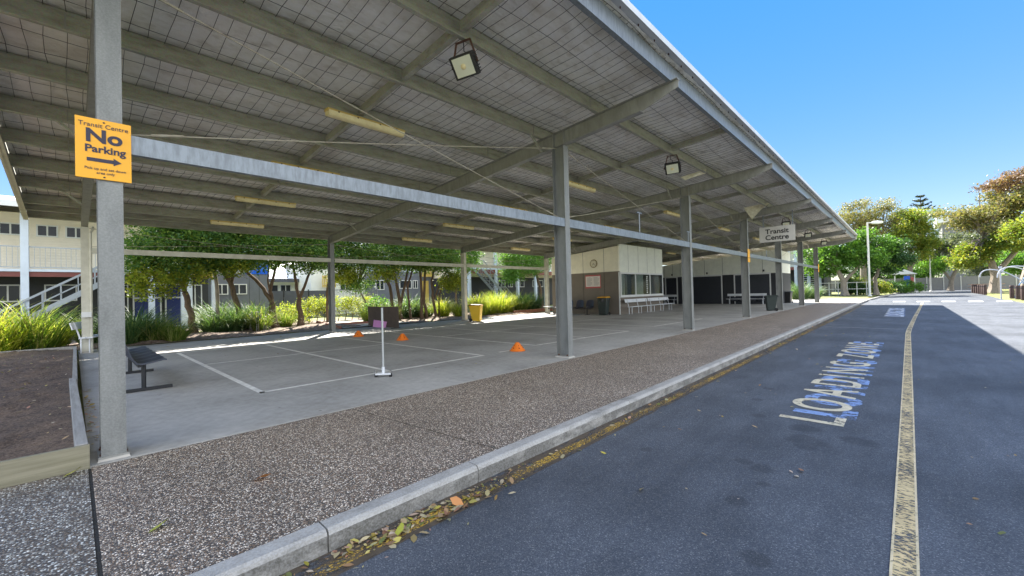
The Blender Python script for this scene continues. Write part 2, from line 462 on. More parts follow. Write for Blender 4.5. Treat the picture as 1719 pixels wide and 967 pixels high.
def basis(o, x, y):
    x = Vector(x).normalized(); y = Vector(y).normalized(); z = x.cross(y)
    m = Matrix((x, y, z)).transposed().to_4x4(); m.translation = Vector(o); return m

# ------------------------------------------------------------------ setting
ROAD = -.15
KERB = [(-30, 2.92), (-8, 2.92), (22, 2.92), (47, 2.92), (60, 2.75), (75, 2.2), (100, .7), (125, -1.2), (160, -4.5)]
RIGHT = [(-30, -20), (38, -20), (46, -9), (50, -6.6), (60, -6.6), (93, -7.8), (125, -11), (160, -15)]  # near stretch widened out of view to bounce warm sunlight under the roof
b = MB()
prof = [(-400, -.16), (-6.0, -.16), (-5.9, -.19), (2.6, -.19), (3.3, -.17), (3.4, -.03), (400, -.03)]
vs = [(x, y, z) for x in (-300, 700) for y, z in prof]; n = len(prof)
b.add(vs, [(i, n + i, n + i + 1, i + 1) for i in range(n - 1)])
struct(b, 'ground', M['lawn'])
b = MB()
def strip(mb, A, B, z0, z1=None):
    z1 = z0 if z1 is None else z1
    n = len(A); mb.add([(x, y, z0) for x, y in A] + [(x, y, z1) for x, y in B], [(i, n + i, n + i + 1, i + 1)[::-1] for i in range(n - 1)])
def interp(P, x):
    for (a, ya), (c, yc) in zip(P, P[1:]):
        if x <= c: return ya + (yc - ya) * (x - a) / (c - a)
    return P[-1][1]
xs = sorted(set([p[0] for p in KERB] + [p[0] for p in RIGHT]))
strip(b, [(x, interp(KERB, x)) for x in xs], [(x, interp(RIGHT, x)) for x in xs], ROAD)
struct(b, 'road', M['asphalt'])
# raised speed hump with white blocks
b = MB(); hp = [(52.6, ROAD + .001), (53.8, ROAD + .075), (56.8, ROAD + .075), (58, ROAD + .001)]
for (xa, za), (xb, zb) in zip(hp, hp[1:]):
    b.add([(xa, 2.7, za), (xb, 2.7, zb), (xb, -6.5, zb), (xa, -6.5, za)], [(0, 3, 2, 1)])
struct(b, 'speed_hump', M['asphalt'])
b = MB()
for y in (.9, -.7, -2.3, -3.9, -5.5):
    b.add([(52.9, y, ROAD + .024), (53.55, y, ROAD + .066), (53.55, y - .85, ROAD + .066), (52.9, y - .85, ROAD + .024)], [(0, 3, 2, 1)])
struct(b, 'speed_hump_marking', M['white_road'])
# kerb in cast lengths with open joints
b = MB()
joints = [-8, -2.9, 1.19, 2.57, 5.5, 8.9, 11.4, 14.2, 17.6, 20.0, 21.9]
while joints[-1] < 46: joints.append(joints[-1] + 2.45)
joints += [50, 53, 56, 60, 65, 70, 75, 82, 90, 100, 112, 125, 142, 160]
for x0, x1 in zip(joints, joints[1:]):
    g = .006; ya, yb = interp(KERB, x0), interp(KERB, x1)
    low = 0 if x1 < 62 else 0
    pr = [(0, ROAD - .06), (0, -.035), (.010, -.012), (.03, .003), (.15, .006), (.155, -.06), (.155, ROAD - .06)]
    A = [(x0 + g, ya + p, z) for p, z in pr]; B = [(x1 - g, yb + p, z) for p, z in pr]; n = len(pr)
    b.add(A + B, [list(range(n)), [n + i for i in reversed(range(n))]] + [[i, n + i, n + (i + 1) % n, (i + 1) % n] for i in range(1, n)])
    b.cur = 1; b.add([A[0], A[1], B[1], B[0]], [(0, 1, 2, 3)]); b.cur = 0
struct(b, 'kerb', [M['kerb'], M['kerb_face']])
# footpath of exposed aggregate, grey apron, slab
b = MB()
for x0, x1 in ((.108, 2.70), (2.712, 7.4), (7.41, 12.2), (12.21, 17), (17.01, 22.3), (22.31, 29), (29.01, 36), (36.01, 44), (44.01, 47.6)):
    sk = 0
    b.add([(x0 + (.28 if x0 > 2 else 0), 3.08, 0), (x1 + .28 * (x1 < 46), 3.08, 0), (x1 + (.02 if x1 < 46 else 0), 5.80, 0), (x0 + (.02 if x0 > 2 else 0), 5.80, 0)] if True else [], [(0, 1, 2, 3)])
struct(b, 'footpath', M['aggregate'])
b = MB(); b.add([(-8, 3.08, -.001), (.085, 3.08, -.001), (.085, 5.78, -.001), (-8, 5.78, -.001)], [(0, 1, 2, 3)]); struct(b, 'footpath_apron', M['aggregate_b'])
b = MB(); b.box(.06, 47.6, 3.08, 5.82, -.06, -.012); b.box(-8, .07, 3.09, 5.8, -.06, -.016); struct(b, 'footpath_bed', M['joint'])
b = MB(); b.add([(.10, 5.812, .002), (49.2, 5.812, .002), (49.2, 20.45, .002), (.10, 20.45, .002)], [(0, 1, 2, 3)])
b.box(.10, 49.2, 5.806, 20.45, -.06, 0.0)
struct(b, 'concrete_slab', M['slab'])
b = MB(); b.add([(.1, 5.802, .004), (47.6, 5.802, .004), (47.6, 5.83, .006), (.1, 5.83, .006)], [(0, 1, 2, 3)]); struct(b, 'slab_edge', M['pale_concrete'])
b = MB(); b.add([(47.6, 3.075, -.002), (63, 2.85, -.002), (62, 9, -.002), (56, 14.5, -.002), (47.6, 15, -.002)], [(0, 1, 2, 3, 4)]); b.add([(49.2, 14.99, -.003), (56, 14.49, -.003), (56, 26, -.003), (49.2, 26, -.003)], [(0, 1, 2, 3)])
struct(b, 'far_footpath', M['pale_concrete'])
b = MB(); b.add([(57, 2.96, .004), (62.5, 2.84, .004), (62.3, 4.0, .004), (57, 4.1, .004)], [(0, 1, 2, 3)]); struct(b, 'kerb_ramp_patch', M['ochre'])
# garden soil, soil bed
def bumpy(name, x0, x1, y0, y1, nx, ny, z, amp, mat, sd=1):
    r = np.random.default_rng(sd)
    X, Y = np.meshgrid(np.linspace(x0, x1, nx), np.linspace(y0, y1, ny), indexing='ij')
    Z = np.full_like(X, z)
    for k in range(14):
        fx, fy = r.normal(0, 1.6, 2); Z += amp * .3 * np.sin(X * fx + Y * fy + r.uniform(0, 6.3))
    Z += r.normal(0, amp * .22, X.shape)
    e = np.minimum(np.minimum(X - x0, x1 - X), np.minimum(Y - y0, y1 - Y)); Z = z - .02 + (Z - z + .02) * np.clip(e / .5, 0, 1)
    V = np.stack([X, Y, Z], -1).reshape(-1, 3); i = np.arange(nx * ny).reshape(nx, ny)
    F = np.stack([i[:-1, :-1], i[1:, :-1], i[1:, 1:], i[:-1, 1:]], -1).reshape(-1, 4)
    o = npmesh(name, V, F, mat); o.data.polygons.foreach_set('use_smooth', [True] * len(F)); return tag(o, kind='structure')
bumpy('garden_soil', -9, 24.1, 20.47, 29.2, 130, 50, .05, .05, M['mulch'], 3)
bumpy('soil_bed', -8, .02, 5.84, 20.2, 110, 200, .11, .05, M['soil'], 5)
bumpy('far_garden_soil', 49.25, 80, 15.1, 30, 40, 20, .0, .03, M['mulch'], 9)
b = MB(); b.add([(9.3, 20.44, .06), (13.2, 20.47, .06), (14.2, 27, .075), (10.6, 27, .075)], [(0, 1, 2, 3)]); struct(b, 'garden_path', M['pale_concrete'])
# court lines (each painted set is one sheet on the slab)
b = MB()
def line(p, q, w=.10, z=.0065):
    p, q = Vector((*p, 0)), Vector((*q, 0)); t = (q - p).normalized(); s = Vector((-t.y, t.x, 0)) * w / 2
    b.add([(*(p - s).xy, z), (*(q - s).xy, z), (*(q + s).xy, z), (*(p + s).xy, z)], [(0, 1, 2, 3)])
line((2.2, 16.3), (2.2, 7.98)); line((2.17, 8.04), (7.28, 7.95)); line((7.25, 7.98), (7.25, 16.4))
line((4.6, 16.5), (4.6, 8.0)); line((2.23, 12.7), (7.25, 12.55)); line((2.2, 16.3), (7.25, 16.3))
line((9.55, 16.4), (9.55, 8.1)); line((9.52, 8.13), (14.85, 7.86)); line((14.83, 7.84), (14.83, 16.4)); line((9.55, 12.85), (14.83, 12.65))
line((12.1, 16.3), (12.1, 8.0)); line((9.55, 16.3), (14.8, 16.3))
line((17.2, 16.2), (17.2, 7.9)); line((17.17, 7.92), (22.6, 7.75)); line((22.58, 7.75), (22.58, 16.2)); line((17.2, 12.9), (22.6, 12.4)); line((19.9, 16), (19.9, 7.9)); line((7.9, 8.02), (8.3, 8.0))
struct(b, 'court_marking', M['court_white'])
# road lines
b = MB()
cl = [(-6, .02), (3.4, .05), (7.5, .03), (19.9, -.02), (21.8, -.06), (30, -.32), (44.8, -.83), (52, -1.05)]
strip(b, [(x, y + .062) for x, y in cl], [(x, y - .062) for x, y in cl], ROAD + .004)
struct(b, 'road_centre_line', M['line_yellow'])
b = MB()
for e in (-1, 1): strip(b, [(x, y + .060 * e + .007) for x, y in cl], [(x, y + .060 * e - .007) for x, y in cl], ROAD + .0055)
struct(b, 'road_centre_line_edge', M['line_edge'])
b = MB(); strip(b, [(x, y) for x, y in ((-3, 2.80), (9, 2.82), (20, 2.78), (26, 2.70), (47, 2.66))], [(x, y) for x, y in ((-3, 2.69), (9, 2.71), (20, 2.69), (26, 2.60), (47, 2.58))], ROAD + .004)
struct(b, 'road_edge_line', M['kerb_yellow'])
b = MB(); strip(b, [(x, 2.918) for x in (-6, 10, 22, 46)], [(x, y) for x, y in ((-6, 2.62), (10, 2.66), (22, 2.62), (46, 2.66))], ROAD + .002); struct(b, 'gutter_dirt', M['gutter'])
b = MB(); strip(b, [(21.82, 2.5), (21.7, .1)], [(21.79, 2.5), (21.67, .1)], ROAD + .003); struct(b, 'road_seam', M['court_white'])
def road_text(x0, x1, y_base, h, mat, off=(0, 0), bold=.02, z=.006, name='road_lettering'):
    o = text_part(name, 'LOADING ZONE', 1.0, bold, Matrix.Identity(4), mat, None, 'LEFT', 1.5, 1.0, 0)
    co = np.empty(len(o.data.vertices) * 3); o.data.vertices.foreach_get('co', co); co = co.reshape(-1, 3)
    u = (co[:, 0] - co[:, 0].min()) / np.ptp(co[:, 0]); w = (co[:, 1] - co[:, 1].min()) / np.ptp(co[:, 1])
    X = x0 + (x1 - x0) * u + off[0]; Y = y_base + h * w + off[1]
    o.data.vertices.foreach_set('co', np.stack([X, Y, np.full_like(X, ROAD + z)], -1).ravel()); o.data.update()
    return tag(o, kind='structure')
road_text(6.5, 16.1, .59, .70, M['text_cream'], bold=.012)
road_text(6.9, 16.5, .50, .70, M['text_blue'], bold=.05, z=.003, name='road_old_lettering')
road_text(29.8, 39.6, .1, .80, M['text_white'], bold=.012)
road_text(30.1, 39.9, .05, .80, M['text_blue'], bold=.045, z=.003, name='road_old_lettering')

# timber edging of the soil bed
e = empty('timber_edging', (.05, 5.9, 0), 'weathered timber edging boards round the bare soil bed', 'garden edging')
b = MB(); b.box(-8, .10, 5.80, 5.85, -.01, .225); b.build('front_board', [M['timber']], e, bevel=.006)
b = MB(); b.bar((.045, 5.86, .135), (-.02, 11.2, .135), .09, .19); b.build('side_board', M['timber_top'], e, bevel=.006)
b = MB(); b.bar((.01, 11.15, .12), (.03, 19.9, .12), .07, .16); b.build('side_board', M['timber_top'], e, bevel=.006)
b = MB(); b.bar((-1.6, 20.15, .12), (.05, 20.0, .12), .09, .14); b.build('back_board', M['timber_top'], e, bevel=.006)

# ------------------------------------------------------------------ shelter
XC = [.275 + 8 * i for i in range(7)]
def zr(y): return 5.18 - .0805 * (y - 5.92)
sh = empty('steel_shelter', (24.5, 12.5, 0), 'long open steel shelter with skillion roof beside the road', 'shelter')
def isect_column(i, y0, y1, ztop, mat, name='column'):
    x = XC[i]; b = MB(); w = .095
    b.box(x - w, x + w, y0, y0 + .016, .045, ztop); b.box(x - w, x + w, y1 - .016, y1, .045, ztop)
    b.box(x - .007, x + .007, y0 + .0155, y1 - .0155, .045, ztop)
    c = b.build(name, mat, sh)
    p = MB(); p.box(x - .115, x + .115, y0 - .014, y1 + .03, .024, .046); p.build('base_plate', M['galv'], c)
    p = MB(); p.add([(x - .125, y0 - .024, .0), (x + .125, y0 - .024, 0), (x + .125, y1 + .045, 0), (x - .125, y1 + .045, 0), (x - .115, y0 - .014, .0245), (x + .115, y0 - .014, .0245), (x + .115, y1 + .03, .0245), (x - .115, y1 + .03, .0245)],
          [(0, 1, 5, 4), (1, 2, 6, 5), (2, 3, 7, 6), (3, 0, 4, 7), (4, 5, 6, 7)]); p.build('grout_pad', M['pale_concrete'], c)
    if y0 < 10:
        for sx in (-.085, .085):
            for yy in (y0 + .05, y1 - .05):
                p = MB(); p.lathe([(.022, .046), (.022, .062), (.014, .063), (.014, .080)], (x + sx, yy, 0), 6); p.build('anchor_bolt', M['rust'], c)
    return c
for i in range(7):
    isect_column(i, 5.92, 6.27, zr(6.1) - .014, M['column'])
for i in range(7):
    isect_column(i, 19.25, 19.55, zr(19.4) - .014, M['cream_post'] if i in (0, 2, 3) else M['column'])
for i, x in enumerate(XC):
    b = MB(); y0, y1 = 3.16, 19.62
    def web(t, pts): b.prism(pts, 'x', x - t, x + t)
    web(.006, [(y0, zr(y0) + .20), (y0, zr(y0) + .347), (y1, zr(y1) + .347), (y1, zr(y1) + .013), (3.95, zr(3.95) + .013)])
    web(.082, [(y0, zr(y0) + .346), (y0, zr(y0) + .36), (y1, zr(y1) + .36), (y1, zr(y1) + .346)])
    web(.082, [(3.93, zr(3.93)), (3.93, zr(3.93) + .014), (y1, zr(y1) + .014), (y1, zr(y1))])
    for yy in (5.93, 6.25, 19.27, 19.53):
        b.prism([(yy, zr(yy) + .0135), (yy, zr(yy) + .3465), (yy + .014, zr(yy) + .345), (yy + .014, zr(yy) + .0135)], 'x', x - .08, x + .08)
    r = b.build('rafter', M['galv'], sh)
    for py in (6.66, 11.66, 16.66):
        p = MB(); p.bar((x - .50, py - .04, zr(py) + .40), (x - .06, py - .04, zr(py) + .03), .05, .05); p.build('fly_brace', M['purlin'], r)
PUR = [3.44, 5.0, 6.66, 8.33, 10.0, 11.66, 13.33, 15.0, 16.66, 18.4, 19.25, 20.3]
for k, y in enumerate(PUR):
    z = zr(y) + .361; b = MB(); t = .004; first = k == 0
    d = .30
    if first:
        b.box(-1.0, 49.25, y - .16, y - .156, z, z + d); b.box(-1.0, 49.25, y - .16, y - .07, z - .004, z); b.box(-1.0, 49.25, y - .16, y - .07, z + d, z + d + .004); b.box(-1.0, 49.25, y - .074, y - .07, z, z + .025)
    else:
        b.box(-1.0, 49.25, y - t / 2, y + t / 2, z, z + d)                                     # web
        b.box(-1.0, 49.25, y - .075, y - t / 2, z, z + t); b.box(-1.0, 49.25, y - .075, y - .071, z + t, z + .024)   # bottom flange, lip
        b.box(-1.0, 49.25, y - .02, y + .075, z + d, z + d + t)
    p = b.build('purlin', M['fresh_galv'] if first else M['purlin'], sh)
    if not first and k < 10:
        for xx in XC:
            c = MB(); c.box(xx - .33, xx - .31, y - .012, y - .003, z + .03, z + .27); c.build('cleat', M['galv'], p)
for i in range(6):
    xm = XC[i] + 4.0 - .08; b = MB()
    for ya, yb in zip(PUR[:-2], PUR[1:-1]):
        b.bar((xm, ya + .01, zr(ya) + .50), (xm, yb - .09, zr(yb) + .50), .09, .16, (0, 0, 1))
    b.build('bridging', M['purlin'], sh)
# foil insulation, wire netting, sheet
nx, ny = 330, 70
X, Y = np.meshgrid(np.linspace(-.98, 49.2, nx), np.linspace(3.2, 20.3, ny), indexing='ij')
pu = np.array(PUR); j = np.clip(np.searchsorted(pu, Y) - 1, 0, len(pu) - 2)
fr = np.clip((Y - pu[j]) / (pu[j + 1] - pu[j]), 0, 1)
Z = 5.18 - .0805 * (Y - 5.92) + .361 + .33 - .035 * np.sin(np.pi * fr) + rng.normal(0, .006, X.shape)
V = np.stack([X, Y, Z], -1).reshape(-1, 3); ii = np.arange(nx * ny).reshape(nx, ny)
F = np.stack([ii[:-1, :-1], ii[:-1, 1:], ii[1:, 1:], ii[1:, :-1]], -1).reshape(-1, 4)
fo = npmesh('insulation_lining', V, F, M['foil'], sh); fo.data.polygons.foreach_set('use_smooth', [True] * len(F))
b = MB()
def wz(y):
    jj = min(max(int(np.searchsorted(pu, y)) - 1, 0), len(pu) - 2); q = min(max((y - pu[jj]) / (pu[jj + 1] - pu[jj]), 0), 1)
    return 5.18 - .0805 * (y - 5.92) + .361 + .312 - .055 * math.sin(math.pi * q)
ys = [3.25 + k * .53 for k in range(33)]
x = -.9
while x < 49.1:
    ph = random.uniform(0, 6.3)
    b.tube([(x + .018 * math.sin(y * 2.1 + ph) + random.uniform(-.008, .008), y, wz(y) + random.uniform(-.008, .006)) for y in ys], .0047, 3, False)
    x += .215
for k, y in enumerate(ys):
    y += random.uniform(-.06, .06); ph = random.uniform(0, 6.3)
    b.tube([(xx, y + .03 * math.sin(xx * 1.7 + ph) + random.uniform(-.012, .012), wz(y) - .004 + random.uniform(-.012, .006)) for xx in np.arange(-.9, 49.2, .41)], .0047, 3, False)
b.build('wire_netting', M['wire'], sh)
b = MB()
ya, yb = 3.10, 20.5
def zs(y): return zr(y) + .361 + .35
b.prism([(ya, zs(ya)), (ya, zs(ya) + .012), (yb, zs(yb) + .012), (yb, zs(yb))], 'x', -1.0, 49.25)
for k in range(252): # standing ribs
    xx = -.95 + k * .2
    b.prism([(ya, zs(ya) + .012), (ya, zs(ya) + .035), (yb, zs(yb) + .035), (yb, zs(yb) + .012)], 'x', xx, xx + .03)
rs = b.build('roof_sheet', M['roofsheet'], sh)
b = MB(); b.prism([(3.06, zs(3) - .065), (3.06, zs(3) + .05), (3.22, zs(3) + .045), (3.22, zs(3) + .041), (3.064, zs(3) + .046), (3.064, zs(3) - .065)], 'x', -1.02, 49.27)
b.build('fascia_flashing', M['roofsheet'], sh)
b = MB(); b.lathe([(.012, 0), (.012, -.03)], (-.8, 3.18, zs(3.18) - .001), 5); sc0 = b.build('roof_screw', M['rust'], sh)
for k in range(1, 70):
    c = sc0.copy(); COL.objects.link(c); c.parent = sh; c.location.x += .62 * k
for xa in (-1.02, 49.25):
    b = MB(); b.prism([(3.12, zr(3) + .33), (3.12, zs(3) + .05), (20.5, zs(20.5) + .05), (20.5, zr(20.5) + .33)], 'x', xa - .012, xa + .012)
    b.prism([(3.12, zr(3) + .33), (3.12, zr(3) + .345), (20.5, zr(20.5) + .345), (20.5, zr(20.5) + .33)], 'x', xa - .06, xa + .06)
    b.build('barge_board', M['cream_post'], sh)
# wall girts and rods
def girt(y, z0, z1, x0, x1, mat, name):
    b = MB(); b.box(x0, x1, y, y + .005, z0, z1); b.box(x0, x1, y + .005, y + .075, z1 - .005, z1); b.box(x0, x1, y + .005, y + .075, z0, z0 + .005); b.box(x0, x1, y + .07, y + .075, z0 + .005, z0 + .03); b.box(x0, x1, y + .07, y + .075, z1 - .03, z1 - .005)
    g = b.build(name, mat, sh)
    return g
for i in range(6):
    girt(5.93, 3.17, 3.37, XC[i] + .10, XC[i + 1] - .10, M['fresh_galv'], 'front_girt')
    for xx in (XC[i] + .06, XC[i + 1] - .06):
        m = MB(); m.box(xx - .05, xx + .05, 5.94, 5.99, 3.2, 3.34); m.build('girt_cleat', M['galv'], sh)
for i in range(3):
    girt(19.2, 3.22, 3.40, XC[i] + .10, XC[i + 1] - .10, M['cream_post'], 'rear_girt')
def rod(p, q, r=.009, sag=.02, mat='rod'):
    p, q = Vector(p), Vector(q); pts = []
    for k in range(9):
        t = k / 8; pts.append(p.lerp(q, t) + Vector((0, 0, -sag * 4 * t * (1 - t))))
    b = MB(); b.tube(pts, r, 6)
    for e, s in ((p, q), (q, p)):
        d = (s - e).normalized(); b.tube([e + d * .25, e + d * .55], r * 1.9, 6)
    b.build('brace_rod', M[mat], sh)
for i in range(6):
    rod((XC[i] + .1, 6.08, zr(6) - .06), (XC[i + 1] - .1, 6.08, 3.40), .008)
    rod((XC[i] + .1, 6.13, 3.42), (XC[i + 1] - .1, 6.13, zr(6) - .06), .008)
for i in range(3):
    rod((XC[i] + .1, 19.36, zr(19.3) - .05), (XC[i + 1] - .1, 19.36, 3.45), .009)
    rod((XC[i] + .1, 19.41, 3.45), (XC[i + 1] - .1, 19.41, zr(19.3) - .05), .009)
for xx, y, za, zb in ((12.0, 5.90, 3.37, 3.95), (15.95, 5.90, 3.37, 3.72), (28.1, 5.9, 3.37, 3.7)):
    b = MB(); b.tube([(xx, y, za), (xx, y, zb)], .022, 8); b.box(xx - .16, xx + .16, y - .02, y + .02, zb, zb + .03); b.build('girt_stub', M['fresh_galv'], sh)
b = MB(); b.tube([(XC[0] + .13, 19.22, .0), (XC[0] + .13, 19.22, 3.9), (XC[0] + .2, 19.3, 4.05), (XC[0] + .2, 19.6, 4.12)], .035, 8)
b.build('downpipe', M['cream_post'], sh)
b = MB(); b.box(XC[0] - .1, XC[0] + .13, 19.13, 19.23, 1.15, 1.32); b.build('junction_box', M['white_paint'], sh)
# torn foil flaps hanging from the roof
def flap(name, pts, label, thick=.012):
    b = MB(); c = len(pts)
    b.add([p for p in pts] + [(p[0] + thick, p[1] + thick, p[2]) for p in pts], [list(range(c)), [c + i for i in reversed(range(c))]] + [[i, c + i, c + (i + 1) % c, (i + 1) % c] for i in range(c)])
    o = b.build(name, M['torn'], loc=pts[0]); return tag(o, label, 'torn insulation')
flap('torn_insulation', [(23.6, 5.9, 5.66), (23.75, 5.3, 5.74), (23.55, 4.75, 5.70), (23.6, 5.15, 5.42), (23.5, 5.5, 5.0), (23.65, 5.72, 5.30)], 'torn pale insulation sagging above the third column from the kiosk end')
flap('torn_insulation', [(15.0, 5.75, 5.60), (15.1, 4.9, 5.72), (15.2, 4.95, 5.60), (15.0, 5.6, 5.46)], 'loose pale insulation strip drooping near the black floodlight above the second post')

# ------------------------------------------------------------------ lamps on the roof
def batten(x0, y, z):
    t = empty('fluorescent_light', (x0, y, z), 'x', 'light', 'fluorescent battens under the shelter roof')
    L = 1.74; b = MB(); b.prism([(y - .10, z - .045), (y + .10, z - .045), (y + .08, z - .002), (y - .08, z - .002)], 'x', x0, x0 + L); b.build('housing', M['batten'], t)
    b = MB(); b.prism([(y - .10, z - .046), (y + .10, z - .046), (y + .085, z - .12), (y + .05, z - .145), (y - .05, z - .145), (y - .085, z - .12)], 'x', x0 + .02, x0 + L - .02); b.build('diffuser', M['batten_white'], t)
    b = MB()
    for q in (.2, .6, 1.1, 1.5): b.box(x0 + q, x0 + q + .03, y - .107, y + .107, z - .06, z - .035)
    b.build('clip', M['rust'], t)
    return t
first = None
ORD = ['first', 'second', 'third', 'fourth', 'fifth', 'sixth']
for i in range(6):
    for k, y in enumerate((8.26, 11.6, 15.0, 18.4)):
        if i >= 3 and k >= 1 and i in (3, 5): continue
        if i >= 5: continue
        loc = (XC[i] + 3.2, y - .02, zr(y) + .36)
        lab = f'yellowed fluorescent batten, {ORD[i]} bay from the orange sign, {ORD[k]} row from the road'
        if first is None: first = batten(*loc); first['label'] = lab
        else: copy_tree(first, loc, lab)
def flood(x, y, z, lab):
    t = empty('floodlight', (x, y, z), lab, 'floodlight', 'black floodlights hung from the roof')
    # housing faces the camera side and down
    n = Vector((-.72, -.25, -.62)).normalized(); u = Vector((.25, -.97, 0)).normalized(); u = (u - n * u.dot(n)).normalized(); w = n.cross(u)
    c = Vector((x, y, z)) + Vector((0, 0, -.42))
    b = MB(); b.obox(c - n * .05, (u, w, n), (.21, .17, .05)); b.obox(c - n * .13, (u, w, n), (.15, .11, .04))
    for s in range(7): b.obox(c - n * .06 + u * .222 + w * (-.14 + s * .045), (u, w, n), (.012, .008, .05))
    for s in range(7): b.obox(c - n * .18 + u * (-.12 + s * .04), (u, w, n), (.006, .10, .03))
    b.build('housing', M['lamp_black'], t, bevel=.006)
    b = MB(); b.obox(c + n * .004, (u, w, n), (.165, .14, .006)); b.build('lens', M['lamp_glass'], t)
    b = MB(); b.lathe([(.045, .012), (.04, .022), (.02, .03)], c, 12, n); b.build('bulb', M['batten_white'], t)
    b = MB()
    top = Vector((x, y, z))
    for s in (-1, 1): b.bar(c - n * .05 + u * .235 * s, top + u * .13 * s - Vector((0, 0, .03)), .03, .012, n)
    b.bar(top - u * .14 - Vector((0, 0, .02)), top + u * .14 - Vector((0, 0, .02)), .04, .012); b.build('bracket', M['rust'], t)
    b = MB(); b.tube([c - n * .17, c - n * .25 + Vector((0, 0, .15)), top + Vector((.1, .1, -.1)), top + Vector((.05, .05, .02))], .008, 5); b.build('cable', M['rubber'], t)
    return t
fl = flood(XC[0] + 4.0, 4.98, zr(4.98) + .36, 'large black floodlight nearest the camera, above the yellow battens')
for i, l in ((1, 'black floodlight hanging between the second and third front columns'), (3, 'black floodlight seen just above the hanging grey sign'), (4, 'black floodlight in the bay past the hanging sign'), (5, 'farthest black floodlight, in the last bay of the roof')):
    copy_tree(fl, (XC[i] + 4.0 + (.1 if i == 1 else .4 if i == 3 else 0), 4.98, zr(4.98) + .36), l)

# ------------------------------------------------------------------ signs
t = empty('no_parking_sign', (.24, 5.9, 2.85), 'orange Transit Centre no parking sign with arrow on the nearest column', 'sign')
X0, X1, Z0, Z1, YS = .025, .435, 2.853, 3.462, 5.893
b = MB(); b.box(X0, X1, YS, YS + .012, Z0, Z1); b.build('board', M['sign_orange'], t, bevel=.002)
xm = (X0 + X1) / 2
def sgn(txt, size, z, bold=0.0, xs=1.0, mat='ink', dx=0):
    text_part('lettering', txt, size, bold, basis((xm + dx, YS - .003, z), (1, 0, 0), (0, 0, 1)), M[mat], t, xs=xs)
sgn('Transit Centre', .062, 3.375, 0, .98); sgn('No', .185, 3.225, .006, 1.12); sgn('Parking', .100, 3.122, .0025, 1.02, dx=.01)
sgn('Pick up and set down', .036, 2.945, 0, .98, dx=.01); sgn('area only', .036, 2.905, 0, 1.0, dx=.01)
b = MB(); b.box(xm - .125, xm + .07, YS - .004, YS - .0005, 3.026, 3.062); b.prism([(xm + .068, 3.005), (xm + .068, 3.083), (xm + .128, 3.044)], 'y', YS - .004, YS - .0005); b.build('arrow', M['ink'], t)
b = MB(); b.lathe([(.009, 0), (.007, .006)], (xm, YS, 3.435), 10, (0, -1, 0)); b.lathe([(.009, 0), (.007, .006)], (xm, YS, 2.876), 10, (0, -1, 0)); b.build('screw', M['black_steel'], t)
for i, z0, z1, l in ((3, 2.9, 3.58, 'orange sign on the column left of the hanging grey sign, seen edge on'), (6, 2.85, 3.6, 'orange sign on the last column, seen edge on')):
    t = empty('parking_sign', (XC[i], 5.9, z0), l, 'sign', 'orange signs seen edge on')
    b = MB(); b.box(XC[i] - .2, XC[i] + .21, 5.895, 5.907, z0, z1); b.build('board', M['sign_orange'], t)
    b = MB(); b.box(XC[i] - .12, XC[i] + .12, 5.892, 5.8948, z0 + .2, z0 + .24); b.build('arrow', M['ink'], t)
XS = 24.6
t = empty('hanging_sign', (XS, 4.7, 3.86), 'grey Transit Centre board hung on two rods under the roof edge', 'sign')
b = MB(); b.box(XS, XS + .03, 3.90, 5.46, 3.88, 4.66); b.build('board', M['sign_grey'], t, bevel=.003)
for s, z in (('Transit', 4.30), ('Centre', 3.99)):
    text_part('lettering', s, .34, .0075, basis((XS - .004, 4.68, z), (0, -1, 0), (0, 0, 1)), M['ink_black'], t, xs=1.05)
for y in (5.28, 4.0):
    b = MB(); b.box(XS + .031, XS + .06, y - .02, y + .02, 3.95, zr(y) + .40); b.build('hanger', M['fresh_galv'], t)

# ------------------------------------------------------------------ small things on the slab
def cone(loc, rz, lab):
    x, y, z = loc; t = empty('marker_cone', loc, lab, 'marker cone', 'orange marker cones')
    b = MB(); b.lathe([(.215, .004), (.218, .014), (.206, .022), (.062, .212), (.045, .232), (.036, .234), (.036, .22)], loc, 28); b.build('shell', M['cone'], t, smooth=True)
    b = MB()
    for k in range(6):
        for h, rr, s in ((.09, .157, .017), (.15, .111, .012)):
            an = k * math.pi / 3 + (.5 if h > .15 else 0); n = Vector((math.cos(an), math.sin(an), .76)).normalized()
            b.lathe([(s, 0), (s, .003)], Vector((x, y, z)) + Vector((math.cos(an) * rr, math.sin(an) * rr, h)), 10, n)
    b.build('hole', M['cone_dark'], t); return t  # solid discs on the shell carrying the painted hole shade
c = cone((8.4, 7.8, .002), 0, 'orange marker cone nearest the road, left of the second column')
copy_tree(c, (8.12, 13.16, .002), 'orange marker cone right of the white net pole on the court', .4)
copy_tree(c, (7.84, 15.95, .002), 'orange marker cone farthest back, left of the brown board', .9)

t = empty('net_post', (4.2, 7.53, 0), 'white net pole on a small wheeled base on the court line', 'net post')
b = MB(); b.tube([(4.2, 7.53, .08), (4.2, 7.53, 1.37)], .019, 12); b.build('pole', M['pole_grey'], t, smooth=True)
dv = Vector((.73, -.68, 0)); q = Vector((4.2, 7.53, 0))
b = MB(); b.bar(q - dv * .15 + Vector((0, 0, .065)), q + dv * .15 + Vector((0, 0, .065)), .09, .03); b.tube([q + Vector((0, 0, .07)), q + Vector((0, 0, .2))], .03, 12); b.build('base', M['white_alu'], t, bevel=.004)
for s in (-1, 1):
    b = MB(); c0 = q + dv * .14 * s + Vector((0, 0, .035)); b.lathe([(.034, -.025), (.034, .025)], c0, 14, dv); b.build('wheel', M['rubber'], t)
    b = MB(); b.obox(q + dv * .14 * s + Vector((0, 0, .095)), (dv, (0, 0, 1), (-dv.y, dv.x, 0)), (.014, .035, .04)); b.build('bracket', M['galv'], t)

